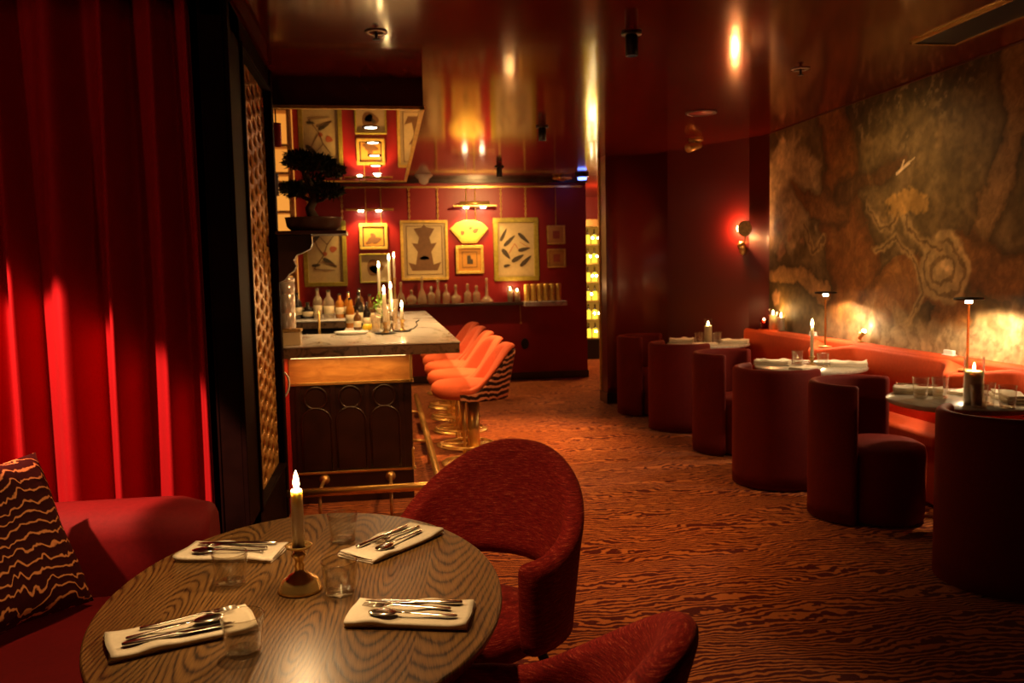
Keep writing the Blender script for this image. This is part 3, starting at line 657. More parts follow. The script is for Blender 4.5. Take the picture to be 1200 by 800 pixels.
# shelf along the back wall, decanters, candles, cups
tag(MB().box(-1.4, 1.86, 11.20, 11.398, 1.045, 1.085).build('wall_shelf', M['darkwood'], bevel=.004), 'long narrow dark shelf under the framed pictures', 'shelf')
tag(MB().box(1.865, 2.45, 11.12, 11.398, 1.025, 1.09).build('stone_shelf', M['marble'], bevel=.006), 'short pale stone shelf at the end of the red wall', 'shelf')
def lathe_thing(name, label, cat, prof, mat, loc, group=None, n=20, extra=None, sx=1, sy=1):
    if extra is None: return tag(MB().lathe(prof, (0,0,0), n, sx, sy).build(name, mat, None, loc), label, cat, group)
    t_ = thing(name, label, cat, loc, 0, group); MB().lathe(prof, (0,0,0), n, sx, sy).build('bottle_body' if 'bottle' in name or 'decanter' in name else 'body', mat, t_)
    for nm, pr, mm in extra: MB().lathe(pr, (0,0,0), n).build(nm, mm, t_)
    return t_
def dec(kind, h):
    if kind == 'round': return [(.0, 0), (.05, 0), (.075, .05), (.06, .10), (.02, .125), (.018, h*.8), (.026, h*.82)]
    if kind == 'tall': return [(.0, 0), (.06, 0), (.066, .04), (.045, h*.38), (.016, h*.55), (.016, h*.8), (.024, h*.82)]
    if kind == 'square': return [(.0, 0), (.05, 0), (.052, .12), (.045, .14), (.02, .16), (.02, h*.78), (.032, h*.8)]
    if kind == 'ship': return [(.0, 0), (.085, 0), (.09, .03), (.05, .07), (.02, .10), (.015, h*.75), (.022, h*.78)]
    return [(.0, 0), (.03, 0), (.032, h*.5), (.014, h*.6), (.014, h*.85), (.018, h*.87)]
dl = [(.215, 'tall', .31, 'tall cut glass decanter at the left end of the wall shelf'), (.355, 'round', .20, 'squat round glass decanter next to the leftmost tall one'), (.497, 'tall', .38, 'tallest bell-shaped glass decanter under the pagoda print'), (.62, 'square', .24, 'small glass decanter with pointed stopper beside the tallest decanter'),
      (.71, 'thin', .34, 'thin column-shaped glass bottle under the pagoda print corner'), (.82, 'square', .27, 'square-shouldered glass decanter with flat stopper'), (.95, 'round', .26, 'round-bellied glass decanter with ball stopper below the small square frame'), (1.11, 'square', .27, 'dark-labelled square decanter below the fan picture'),
      (1.23, 'square', .24, 'small stoppered glass bottle beside the ship decanter'), (1.37, 'ship', .34, 'wide-based ship decanter with long neck under the fish print')]
for x, k, h, lb in dl:
    lathe_thing('glass_decanter', lb, 'decanter', dec(k, h), M['decanter'], (x, 11.29, 1.085), 'glass decanters on the wall shelf', 20, [('stopper', [(.0, h*.8), (.012, h*.8), (.024, h*.88), (.018, h*.96), (.0, h)], M['decanter'])])
def glass_candle(label, loc, h=.17, r=.036, lit=True, group=None, power=0, gh=None):
    t_ = thing('pillar_candle', label, 'candle', loc, 0, group)
    MB().lathe([(.0, .004), (r, .004), (r, h*.82), (r*.9, h*.84), (.0, h*.83)], n=24).build('wax_pillar', M['wax'], t_)
    gh_ = gh or h*1.18
    MB().lathe([(r*1.02, .0), (r*1.14, .0), (r*1.14, gh_), (r*1.10, gh_), (r*1.10, .006), (r*1.02, .004)], n=24).build('glass_sleeve', M['glass'], t_)
    flame(t_, (0, 0, h*.83), .9)
    if power: light('POINT', 'candle_light', (loc[0], loc[1], loc[2]+h*.83+.03), power, (1, .55, .2), .012)
    return t_
def flame(parent, loc, k=1.0):
    pr = [(.0, .0), (.0045, .004), (.0075, .014), (.0065, .026), (.003, .038), (.0, .048)]
    o_ = MB().lathe([(a*k, b*k+.003) for a, b in pr], loc, 14).build('flame', M['flame'], parent)
    MB().tube([loc, (loc[0], loc[1], loc[2]+.008)], .0012, 6).build('wick', M['black'], parent); return o_
glass_candle('lit pillar candle on the wall shelf, left of the pair', (1.69, 11.28, 1.085), .19, .038, True, 'candle pair on the wall shelf')
glass_candle('lit pillar candle on the wall shelf, right of the pair', (1.785, 11.27, 1.085), .17, .038, True, 'candle pair on the wall shelf')
light('POINT', 'shelf_candle_light', (1.74, 11.2, 1.30), .9, (1, .45, .15), .03)
c0 = None
for k in range(6):
    lb = 'tall gilt cup standing on the stone shelf, '+('first', 'second', 'third', 'fourth', 'fifth', 'sixth')[k]+' of six from the candles'
    if c0 is None:
        c0 = thing('gilt_cup', lb, 'cup', (1.915+k*.088, 11.25, 1.09), 0, 'gilt cups on the stone shelf')
        MB().lathe([(.0, 0), (.036, 0), (.038, .01), (.040, .22), (.036, .235), (.032, .235), (.032, .02), (.0, .02)], n=20).build('cup_body', M['gilt'], c0); MB().lathe([(.040, .0), (.043, .0), (.043, .012), (.040, .012)], n=20).build('foot_ring', M['oldbrass'], c0)
    else: dup(c0, (1.915+k*.088, 11.25, 1.09), 0, lb)
tag(MB().tube([(1.83, 11.33, 1.045), (1.835, 11.34, .94), (1.84, 11.345, .80)], .007, 6).sphere((1.84, 11.345, .79), .016).build('pull_cord', M['oldbrass']), 'short brass pull cord hanging below the wall shelf', 'cord')
tag(MB().prism([(.055*math.cos(2*PI*k/24), .075*math.sin(2*PI*k/24)) for k in range(24)], (1.90, 11.398, .50), (1,0,0), (0,0,1), (0,-.012,0)).build('wall_outlet', M['black'], bevel=.004), 'black oval outlet cover low on the red wall', 'outlet')

# amber backlit bar shelving at far left
bs = thing('back_bar_shelving', 'amber backlit shelving unit behind the bonsai shelf', 'shelving', (-1.62, 11.2, 0))
MB().box(-.5, .5, .12, .19, 1.09, 2.62).build('lit_back', M['amber'], bs)
MB().box(-.52, -.48, -.15, .19, 0, 2.64).box(.46, .5, -.15, .19, 0, 2.64).box(-.5, .5, -.15, .19, 2.6, 2.64).box(-.5, .5, -.15, .19, 0, 1.09).build('cabinet_case', M['amberwood'], bs, bevel=.004)
for z in (1.5, 1.95, 2.3): MB().box(-.48, .46, -.14, .12, z, z+.03).build('shelf_board', M['amberwood'], bs, bevel=.003)

# bottles on the far bar strip and the cluster beside the candles
def bottle(label, loc, h, r, mat, neck=.3, cap='bot_dark', grp='bottles on the bar'):
    t_ = thing('liquor_bottle', label, 'bottle', loc, 0, grp)
    MB().lathe([(.0, 0), (r*.96, 0), (r, .006), (r, h*.58), (r*.8, h*.68), (r*.36, h*.76), (r*.34, h*.95), (.0, h*.95)], n=20).build('bottle_body', M[mat], t_)
    MB().lathe([(.0, h*.94), (r*.40, h*.94), (r*.40, h), (.0, h)], n=16).build('cap', M[cap], t_)
    MB().lathe([(r*1.01, h*.16), (r*1.02, h*.16), (r*1.02, h*.44), (r*1.01, h*.44)], n=20).build('paper_label', M['bot_cream'] if mat != 'bot_cream' else M['bot_brown'], t_)
    return t_
fb = [(-.98, .30, .042, 'bot_brown', 'brown liquor bottle at the left end behind the bar sink'), (-.885, .27, .05, 'bot_dark', 'black liquor bottle second from the left behind the bar sink'), (-.78, .17, .055, 'bot_dark', 'short dark bottle behind the brass bar tap'), (-.68, .31, .045, 'decanter', 'clear stoppered bottle behind the bar sink'),
      (-.57, .29, .055, 'decanter', 'broad clear bottle behind the bar sink'), (-.46, .25, .045, 'bot_amber', 'amber bottle behind the bar sink, left of the orange pair'), (-.37, .27, .045, 'bot_amber', 'amber bottle behind the bar sink, right of the orange pair'), (-.26, .30, .045, 'bot_brown', 'brown bottle at the right end of the far bar strip')]
for x, h, r, mm, lb in fb: bottle(lb, (x, 8.75, 1.06), h, r, mm, grp='bottles behind the bar sink')
cb = [(-.21, 6.93, .30, .038, 'bot_dark', 'dark bottle at the left of the cluster by the lemons'), (-.125, 7.02, .28, .036, 'bot_brown', 'brown bottle at the back of the cluster by the lemons'), (-.145, 6.80, .22, .032, 'bot_dark', 'short black bottle directly behind the lemons'), (-.29, 7.08, .25, .036, 'bot_amber', 'amber bottle at the outer left of the bar cluster'),
      (-.045, 6.98, .24, .032, 'bot_cream', 'cream bottle beside the mint sprigs'), (-.22, 6.72, .17, .030, 'bot_brown', 'small brown bitters bottle left of the lemons')]
for x, y, h, r, mm, lb in cb: bottle(lb, (x, y, 1.06), h, r, mm, grp='bottle cluster on the bar')
for k, (x, y, z) in enumerate(((-.145, 6.63, 1.088), (-.085, 6.60, 1.088), (-.10, 6.68, 1.10))):
    tag(MB().sphere((0, 0, 0), .036, .028, .028).lathe([(.008, .0), (.004, .008), (.0, .01)], (.034, 0, -.003), 8).build('lemon', M['lemon'], None, (x, y, z if k < 2 else 1.088), k*.8), ('yellow lemon at the left on the bar top', 'yellow lemon at the right, beside the glass vases', 'yellow lemon behind the other two')[k], 'lemon', 'lemons on the bar')
mt = thing('mint_bunch', 'bunch of green mint sprigs in a glass beside the bottles', 'herbs', (-.035, 6.82, 1.06))
MB().lathe([(.032, 0), (.036, .0), (.042, .15), (.039, .15), (.032, .006)], n=20).build('glass', M['glass'], mt)
lf = MB(); random.seed(5)
for _ in range(110):
    c_ = Vector((random.gauss(0, .03), random.gauss(0, .03), .19+random.gauss(0, .04))); d = Vector((random.gauss(0, 1), random.gauss(0, 1), random.gauss(.3, .6))).normalized(); s_v = d.cross(Vector((0, .3, 1))).normalized()
    lf.add([c_, c_+d*.018+s_v*.010, c_+d*.036, c_+d*.018-s_v*.010], [(0, 1, 2, 3)], False)
lf.build('leaves', M['lime'], mt)
for k, (x, y, h) in enumerate(((.015, 6.62, .20), (.065, 6.72, .24), (-.075, 6.50, .13))):
    v_ = thing('glass_vase', ('fluted clear glass mixing vase left of the near taper', 'tall clear glass mixing vase behind the near taper', 'low clear mixing glass in front of the lemons')[k], 'glass', (x, y, 1.06), 0, 'mixing glasses on the bar')
    MB().lathe([(.030, 0), (.036, .0), (.030, h*.25), (.034, h*.6), (.044, h), (.041, h), (.031, h*.6), (.027, h*.25), (.03, .01)], n=20).build('glass_wall', M['decanter'], v_); MB().lathe([(.0, .0), (.038, .0), (.030, .012), (.0, .014)], n=20).build('foot', M['glassbase'], v_)
tag(MB().lathe([(.0, .006), (.10, .006), (.125, .022), (.13, .022), (.105, .0), (.0, .0)], n=36, sx=1, sy=.8).build('white_dish', M['china'], None, (-.25, 6.29, 1.06)), 'flat white oval dish on the near bar top', 'dish')
# tapers on the bar
def taper(label, loc, z1, z2, r=.013, group='taper candles on the bar', power=0):
    t_ = thing('taper_candle', label, 'candle', (loc[0], loc[1], z1), 0, group); L = z2-z1
    MB().lathe([(.0, 0), (r*.95, 0), (r, L*.5), (r*.86, L-.004), (r*.5, L), (.0, L-.001)], n=18).build('wax_stem', M['wax'], t_)
    flame(t_, (0, 0, L), 1.15)
    if power: light('POINT', 'taper_light', (loc[0], loc[1], z2+.03), power, (1, .58, .22), .01)
    return t_
def holder(label, loc, h, mat='oldbrass', plate=0, group=None, name='candlestick', rb=.04):
    t_ = thing(name, label, 'candlestick', loc, 0, group)
    z = .0
    if plate: MB().lathe([(.0, .0), (plate*.8, .0), (plate, .010), (plate*.97, .012), (plate*.78, .004), (.0, .004)], n=28).build('drip_plate', M['black'], t_); z = .004
    MB().lathe([(.0, z), (rb, z), (rb*.95, z+.008), (.012, z+.02), (.010, h*.45), (.017, h*.55), (.010, h*.65), (.016, h-.012), (.022, h), (.0, h-.004)], n=20).build('stem', M[mat], t_); return t_
holder('slim brass candlestick holding the left tall taper on the bar', (-.045, 7.35, 1.06), .27); taper('tall lit taper in the left brass candlestick on the bar', (-.045, 7.35), 1.33, 1.555)
holder('slim brass candlestick holding the right tall taper on the bar', (.045, 7.55, 1.06), .28); taper('tall lit taper in the right brass candlestick on the bar', (.045, 7.55), 1.34, 1.62)
holder('slim brass candlestick of the farthest lit taper on the bar', (.10, 8.4, 1.06), .40); taper('farthest lit taper, its flame highest in the bar cluster', (.10, 8.4), 1.46, 1.66)
holder('short dark candlestick on black plate at the near bar edge', (-.005, 6.24, 1.06), .085, 'oldbrass', .085, None, 'candlestick', .03); taper('long lit taper on the black plate nearest the bar edge', (-.005, 6.24), 1.145, 1.36, .015, power=.9)
holder('low glass-footed candlestick behind the near taper on the bar', (.055, 6.72, 1.06), .10, 'chrome', 0, None, 'candlestick', .03) if False else None
holder('silver candlestick of the pale taper just behind the nearest taper', (.045, 6.48, 1.06), .16, 'chrome', 0, None, 'candlestick', .032); taper('pale lit taper just right of the nearest taper on the bar', (.045, 6.48), 1.22, 1.385, .013)
ch = holder('brass chamberstick with curled handle on black plate', (.125, 6.42, 1.06), .095, 'brass', .07, None, 'chamberstick', .028)
MB().tube([(.05, -.0, .012), (.085, .0, .02), (.115, .0, .045), (.105, .0, .07), (.13, 0, .085)], .005, 8).build('handle', M['black'], ch)
taper('short lit taper in the brass chamberstick', (.125, 6.42), 1.155, 1.24, .012, power=.7)
# bar tap
tp = thing('bar_tap', 'slim brass tap standing at the bar sink', 'tap', (-.50, 6.55, .972)); MB().tube([(0, 0, 0), (0, 0, .22), (.0, .02, .245), (0, .07, .25), (0, .09, .235)], .009, 10).build('spout', M['brass'], tp); MB().lathe([(.0, 0), (.026, 0), (.026, .012), (.012, .02), (.0, .02)], n=18).build('flange', M['brass'], tp)
tp.location.y = 6.51; tp.location.z = .9735
for k, x in enumerate((-.44, -.33-.04, -.33+.0)):
    if k == 2: continue
    kb = thing('tap_knob', ('small chrome knob right beside the brass tap', 'small chrome knob farther right of the brass tap')[k], 'knob', (x, 6.50, .972)); MB().lathe([(.0, 0), (.014, 0), (.008, .02), (.0, .02)], n=14).build('stem', M['steel'], kb); MB().lathe([(.0, .02), (.012, .02), (.018, .045), (.009, .065), (.0, .067)], n=14).build('cap', M['steel'], kb)
# steel canister on cream box
cb_ = thing('cream_box', 'small cream and gold box at the bar corner by the screen', 'box', (-.612, 5.50, 1.06)); MB().box(-.075, .075, -.06, .06, 0, .085).build('box_body', M['bot_cream'], cb_, bevel=.004); MB().box(-.078, .078, -.063, .063, .085, .102).build('lid', M['oldbrass'], cb_, bevel=.003)
cn = thing('steel_canister', 'tall polished steel canister on the cream box', 'canister', (-.625, 5.50, 1.162)); MB().lathe([(.0, 0), (.055, 0), (.058, .01), (.058, .10), (.055, .104), (.058, .108), (.058, .22), (.055, .224), (.058, .228), (.058, .30), (.0, .305)], n=36).build('canister_body', M['steel'], cn); MB().lathe([(.0, .302), (.060, .302), (.060, .325), (.02, .338), (.012, .35), (.016, .365), (.0, .37)], n=32).build('lid', M['steel'], cn)

# ------------------------------------------------------------------ bonsai on bracket shelf
sh = thing('bracket_shelf', 'small dark bracket shelf on the screen end carrying the bonsai', 'shelf', (-.629, 5.27, 1.745))
MB().box(0, .415, -.13, .13, 0, .022).build('shelf_board', M['darkwood'], sh, bevel=.004)
og = [(0, 0), (.20, 0), (.205, -.05), (.19, -.085), (.15, -.105), (.11, -.12), (.09, -.15), (.105, -.185), (.09, -.215), (.06, -.235), (.035, -.27), (.0, -.285)]
MB().prism(og, (0, -.045, 0), (1,0,0), (0,0,1), (0,.09,0)).build('bracket', M['darkwood'], sh, bevel=.004)
bn = thing('bonsai', 'small dark bonsai tree in an oval pot on the bracket shelf', 'bonsai', (-.415, 5.27, 1.767))
MB().lathe([(.0, .0), (.13, .0), (.16, .03), (.168, .075), (.172, .085), (.155, .085), (.15, .07), (.0, .07)], n=40, sx=1, sy=.66).build('pot', M['pot'], bn)
MB().lathe([(.152, .066), (.08, .085), (.0, .098)], n=28, sx=1, sy=.64).build('moss', M['leaf'], bn)
tk = MB(); tk.tube([(.0, 0, .08), (-.02, .01, .14), (.015, 0, .20), (.0, .0, .27), (-.03, 0, .34), (.0, 0, .40)], [.036, .028, .024, .02, .016, .01], 12)
for e in ((-.12, .01, .27), (.12, -.02, .25), (.09, .03, .40), (-.10, .0, .42), (.0, .08, .30)): tk.tube([(.005, 0, .18), (e[0]*.5, e[1]*.5, e[2]-.06), e], [.014, .011, .006], 8)
tk.build('trunk', M['bark'], bn)
fl = MB(); random.seed(11)
for cx, cy, cz, rx, ry, rz_, n in ((-.01, 0, .415, .155, .11, .050, 1500), (-.07, 0, .450, .09, .08, .035, 500), (.135, 0, .365, .07, .07, .042, 500), (-.105, 0, .255, .085, .08, .045, 800), (.095, 0, .245, .10, .08, .045, 800), (.01, .03, .32, .06, .06, .035, 200)):
    for _ in range(n):
        d = Vector((random.gauss(0, 1), random.gauss(0, 1), random.gauss(0, 1))).normalized(); k = random.uniform(.5, 1.03)
        c_ = Vector((cx+d.x*rx*k, cy+d.y*ry*k, cz+d.z*rz_*k)); g = (d+Vector((0, 0, .7))+Vector((random.gauss(0, .5), random.gauss(0, .5), random.gauss(0, .5)))).normalized(); s_v = g.cross(Vector((random.random(), random.random(), random.random()))).normalized()
        L = random.uniform(.016, .034)
        if c_.x < -.19: continue
        fl.add([c_-s_v*.006, c_+g*L, c_+s_v*.006, c_-g*.006], [(0, 1, 2, 3)], False)
fl.build('foliage', M['leaf'], bn)
# little pendants by the screen
for k, (x, y, z, h, r, mm, lb) in enumerate(((-.735, 5.62, 2.34, .13, .035, 'black', 'dark grey cylinder pendant hanging behind the screen post'), (-.655, 5.62, 2.33, .145, .034, 'redpost', 'red cylinder pendant hanging beside the dark grey pendant'), (-.71, 5.75, 2.03, .14, .045, 'black', 'lower ribbed dark pendant hanging behind the bonsai'))):
    p = thing('pendant_lamp', lb, 'pendant lamp', (x, y, z)); 
    pr = [(.012, h), (r, h)]
    for q in range(7): pr += [(r, h*(1-q/7)), (r*.9, h*(1-(q+.5)/7))]
    pr += [(r, 0), (r*.85, 0), (r*.85, h*.9), (.012, h*.92)]
    MB().lathe(pr, n=24).build('shade', M[mm], p); top = (2.566 if y > 5.52 else H)-z
    MB().tube([(0, 0, h*.9), (0, 0, top)], .005, 6).build('rod', M['black'], p)

# ------------------------------------------------------------------ wine cabinet down the passage
wc = thing('wine_cabinet', 'tall glowing wine cabinet at the end of the passage', 'wine cabinet', (3.58, 13.85, 0))
MB().box(-.40, -.33, -.2, .3, .0, 2.3).box(.33, .40, -.2, .3, 0, 2.3).box(-.4, .4, -.2, .3, 2.22, 2.34).box(-.33, .33, .24, .3, .33, 2.22).build('cabinet_case', M['oldbrass'], wc, bevel=.006)
MB().box(-.33, .33, -.18, .3, .0, .33).build('plinth', M['black'], wc)
MB().box(-.33, .33, .22, .24, .33, 2.22).build('lit_back', M['cab_back'], wc)
rows = ('top', 'second', 'third', 'fourth', 'fifth', 'bottom'); b0 = None
for r_i in range(6):
    z = 1.93-r_i*.315
    MB().box(-.33, .33, -.14, .22, z-.018, z).build('shelf_board', M['oldbrass'], wc)
    lt = MB()
    for x in ((-.12, -.02), (-.16, -.05), (-.13, -.06), (-.15, .0), (-.10, -.02), (-.08, .02))[r_i]: lt.sphere((x, -.16, z+.10+.01*(r_i % 2)), .018, n=12, m=8)
    lt.build('shelf_light', M['bulb'], wc)
    for k in range(4):
        lb = 'yellow lit bottle on the '+rows[r_i]+' shelf of the wine cabinet'; L = (3.40+k*.115, 13.80, z+.002)
        if b0 is None:
            b0 = thing('wine_bottle', lb, 'bottle', L, 0, 'bottles in the wine cabinet'); MB().lathe([(.0, 0.001), (.046, .001), (.048, .01), (.048, .13), (.030, .155), (.0, .155)], n=16).build('bottle_body', M['bot_glow'], b0); MB().lathe([(.0, .155), (.028, .155), (.014, .19), (.014, .25), (.0, .25)], n=12).build('cap', M['bot_dark'], b0)
        else: dup(b0, L, 0, lb)
light('POINT', 'cabinet_light', (3.4, 13.3, 1.5), 8, (1, .6, .12), .1)
for k, x in enumerate((2.86, 3.05)):
    pass
# ------------------------------------------------------------------ dark wall sconce
A = rad(27.7); nx_, ny_ = -math.cos(A), -math.sin(A)
sx_, sy_ = 3.523, 7.861
sn = thing('wall_sconce', 'brass disc sconce glowing red on the dark curved wall', 'wall sconce', (sx_, sy_, 1.66), math.atan2(ny_, nx_)+rad(6))
def disc_x(r, x0, x1, z, y=0, n=36, dome=0):
    m_ = MB(); m_.loops([[(x0, y+r*math.cos(2*PI*k/n), z+r*math.sin(2*PI*k/n)) for k in range(n)], [(x1, y+r*math.cos(2*PI*k/n), z+r*math.sin(2*PI*k/n)) for k in range(n)]], True, False); return m_
disc_x(.078, .085, .097, .21, .060).build('shade_disc', M['oldbrass'], sn, bevel=.003)
MB().tube([(.03, 0, .045), (.06, .04, .08), (.075, .055, .12), (.082, .060, .16)], .007, 8).build('arm', M['oldbrass'], sn)
MB().sphere((.045, 0, .05), .042, .042, .042, 20, 12).build('globe', M['brass'], sn)
MB().lathe([(.0, -.05), (.02, -.035), (.036, .0), (.03, .04), (.0, .045)], (.03, 0, 0), 20).build('wall_cup', M['oldbrass'], sn)
MB().sphere((.036, -.030, .215), .020, .030, .036, 16, 10).build('bulb', M['bulb'], sn)
light('POINT', 'sconce_light', (.055, -.075, .215), 11.0, (1, .36, .10), .02, sn)

# ------------------------------------------------------------------ banquette along the mural
bq = thing('banquette', 'orange-red velvet banquette with scalloped backs under the mural', 'banquette', (0, 0, 0))
cus = [7.84, 6.16, 4.52, 2.85, 1.2]
MB().box(3.27, 3.50, 1.2, 7.72, .02, .40).build('seat_base', M['banquette'], bq, bevel=.02)
for i in range(4):
    MB().box(3.245, 3.52, cus[i+1]+.01, min(cus[i], 7.74)-.01, .36, .465).build('seat_cushion', M['banquette'], bq, bevel=.035, segs=4)
MB().box(3.515, 3.638, 1.2, 7.58, .3, .905).build('back_ledge', M['banquette'], bq, bevel=.025, segs=4)
for i in range(4):
    a_, b__ = cus[i+1], cus[i]
    def front(y):
        t = (y-a_)/(b__-a_); e = (t if i == 0 else min(t, 1-t))*(b__-a_)    # distance to the nearer cusp
        return 3.505-.20*(1-ss(e, 0, .36))**1.3
    rings = []; N = 48
    for k in range(N+1):
        y = a_+.012+(b__-a_-.024)*k/N; xf = front(y); e = (y-a_) if i == 0 else min(y-a_, b__-y); zt = .895-.05*(1-ss(e, .0, .35)); r = .035
        sec = [(3.53, .40), (xf, .40), (xf, zt-r)]+[(xf+r-r*math.cos(q), zt-r+r*math.sin(q)) for q in [PI/2*j/5 for j in range(1, 6)]]+[(3.53, zt)]
        rings.append([(x, y, z) for x, z in sec])
    MB().loops(rings).build('back_pad', M['banquette'], bq)
# table lamps standing on the divider tops
lm0 = None
for k, (x, y, lb) in enumerate(((3.44, 6.16, 'slim brass table lamp with flat black disc head, far one by the mural'), (3.44, 4.52, 'slim brass table lamp with flat black disc head, near one by the mural'))):
    if lm0 is None:
        lm0 = thing('disc_lamp', lb, 'lamp', (x, y, .853), 0, 'disc lamps before the mural')
        MB().lathe([(.0, .0), (.05, .0), (.05, .008), (.01, .014), (.0, .014)], n=28).build('base', M['oldbrass'], lm0); MB().lathe([(.0, .01), (.007, .01), (.007, .40), (.011, .40), (.015, .425), (.0, .425)], n=16).build('pole', M['brass'], lm0)
        MB().lathe([(.0, .424), (.082, .424), (.084, .43), (.082, .438), (.02, .442), (.0, .442)], n=36).build('disc_head', M['black'], lm0); MB().lathe([(.016, .405), (.019, .405), (.019, .4235), (.016, .4235)], n=20).build('led_ring', M['bulb'], lm0)
    else: dup(lm0, (x, y, .853), 0, lb)
    light('SPOT', 'disc_lamp_light', (x, y, 1.262), 36, (1, .70, .40), .03, None, (x, y, 0), 160, .3)
# brass uplights on the ledge washing the mural
for k, (y, lb) in enumerate(((5.90, 'small brass uplight on the ledge below the pale roots'), (4.16, 'small brass uplight on the ledge nearest the right edge'))):
    u = thing('ledge_uplight', lb, 'uplight', (3.585, y, .905)); MB().lathe([(.0, 0), (.022, 0), (.022, .008), (.008, .012), (.008, .03), (.0, .03)], n=16).build('foot', M['brass'], u)
    MB().tube([(-.012, .0, .03), (.012, -.02, .085)], [.012, .024], 16).build('lamp_cone', M['brass'], u); MB().sphere((.013, -.021, .088), .016, n=14, m=8).build('bulb', M['bulb'], u)
    light('SPOT', 'uplight_spot', (3.605, y-.03, 1.005), 1.7, (1, .84, .60), .015, None, (3.64, y-.14, 1.25), 110, .8)
sk = None
for k, y in enumerate((6.62, 4.88)):
    lb = ('small white card holder on the ledge left of the far lamp', 'small white card holder on the ledge left of the near lamp')[k]
    o_ = MB().box(-.012, .012, -.045, .045, 0, .035).box(-.02, .02, -.05, .05, 0, .006).build('card_holder', M['china'], None, (3.585, y, .905), 0, .003); tag(o_, lb, 'card holder', 'card holders on the ledge')
glass_candle('lit pillar candle at the ledge corner, left of the pair', (3.585, 7.36, .905), .17, .034, True, 'candle pair at the ledge corner'); glass_candle('lit pillar candle at the ledge corner, right of the pair', (3.585, 7.20, .905), .15, .034, True, 'candle pair at the ledge corner')
light('POINT', 'ledge_candles', (3.56, 7.29, 1.11), 1.6, (1, .5, .14), .03)
rv = thing('red_votive', 'small red glass votive left of the ledge candles', 'votive', (3.575, 7.53, .905)); MB().lathe([(.028, 0), (.034, .0), (.038, .09), (.034, .09), (.028, .006)], n=20).build('votive_glass', glassy('red_glass', (.7, .08, .04), 1.4), rv); flame(rv, (0, 0, .06), .9)
MB().lathe([(.0, .006), (.026, .006), (.026, .058), (.0, .058)], n=16).build('wax', M['redpost'], rv)

# ------------------------------------------------------------------ barrel chairs
def make_barrel(loc, rz, label):
    c = thing('barrel_chair', label, 'chair', loc, rz, 'velvet barrel chairs at the right-hand tables')
    tub(.302, .055, rad(100), lambda q: .815, lambda q: .012, .0, n=56, nz=8).build('shell', M['barrel'], c)
    MB().lathe([(.0, .015), (.225, .015), (.240, .03), (.244, .40), (.235, .445), (.19, .47), (.10, .482), (.0, .485)], (.115, 0, 0), 48).build('seat', M['barrel'], c)
    return c
bc0 = None
chs = [((2.79, 4.57), -50, 'dark red barrel chair with open side and seat showing, by the nearest marble table'), ((2.85, 3.46), 38, 'dark red barrel chair seen from behind at the near side of the nearest marble table'),
       ((2.665, 5.40), 30, 'dark red barrel chair seen from behind before the middle marble table'), ((2.77, 6.45), -45, 'dark red barrel chair on the far side of the middle marble table'),
       ((2.72, 7.46), 30, 'dark red barrel chair seen from behind before the farthest marble table'), ((2.67, 8.36), -40, 'dark red barrel chair farthest along, beside the dark wall end')]
for (x, y), a, lb in chs:
    if bc0 is None: bc0 = make_barrel((x, y, 0), rad(a), lb)
    else: dup(bc0, (x, y, 0), rad(a), lb)

# ------------------------------------------------------------------ marble tables and settings
def tumbler(label, loc, h=.085, r=.041, group=None):
    g = thing('glass_tumbler', label, 'glass', loc, 0, group)
    rb = r*.82
    MB().lathe([(rb*.98, .004), (rb, .006), (r, h), (r-.0005, h+.001), (r-.0022, h), (rb-.0022, .012)], n=40).build('glass_wall', M['glass'], g)
    MB().lathe([(.0, .0), (rb*.9, .0), (rb, .004), (rb*.985, .011), (rb*.8, .013), (.0, .0115)], n=40).build('glass_base', M['glassbase'], g)
    MB().tube([((r-.001)*math.cos(a), (r-.001)*math.sin(a), h) for a in [2*PI*k/40 for k in range(40)]], .0011, 6, closed=True).build('rim', M['glassbase'], g); return g
def napkin_mesh(L, W, seed, layers=3, t=.0042, gap=.0012):
    rnd = random.Random(seed); pts = []; step = t+gap; w2 = W/2
    for k in range(layers):
        z = t/2+k*step; xs = [-w2+.006+(W-.012)*j/8 for j in range(9)]
        if k % 2: xs = xs[::-1]
        pts += [(x, z) for x in xs]
        if k < layers-1:
            s = 1 if k % 2 == 0 else -1
            for q in (PI/4, PI/2, 3*PI/4): pts.append((s*(w2-.006+.006*math.sin(q)), z+step/2-step/2*math.cos(q)))
    left = []; right = []
    for i, p in enumerate(pts):
        a = pts[max(0, i-1)]; b = pts[min(len(pts)-1, i+1)]; dx, dz = b[0]-a[0], b[1]-a[1]; d = math.hypot(dx, dz) or 1; n_ = (-dz/d*t/2, dx/d*t/2)
        left.append((p[0]+n_[0], p[1]+n_[1])); right.append((p[0]-n_[0], p[1]-n_[1]))
    sec = left+right[::-1]; rings = []; NL = 22; ph1, ph2 = rnd.uniform(0, 6), rnd.uniform(0, 6)
    for k in range(NL+1):
        u = -L/2+L*k/NL; ring = []
        for (x, z) in sec:
            h = z/(layers*step); wob = .0035*math.sin(u*30+ph1+x*25)*h+.0025*math.sin(u*55+ph2)*h
            end = ss(abs(u), L*.36, L*.5)
            ring.append((u*(1+.02*math.sin(x*40+ph1+z*200)), x*(1+.04*math.sin(u*18+ph2))*(1-.03*h*end), max(.0005, z*(1+.10*end*math.sin(x*30+ph1))+max(0, wob)+.002*h*end)))
        rings.append(ring)
    return MB().loops(rings)
def napkin(label, loc, rz, L=.27, W=.135, seed=1, group=None, name='napkin'):
    return tag(napkin_mesh(L, W, seed).build(name, M['linen'], None, loc, rz, smooth=True), label, 'napkin', group)
def thick_napkin(*a): o_ = napkin(*a); o_.scale.z = 2.3; return o_
NAPH = .0042*3+.0012*2
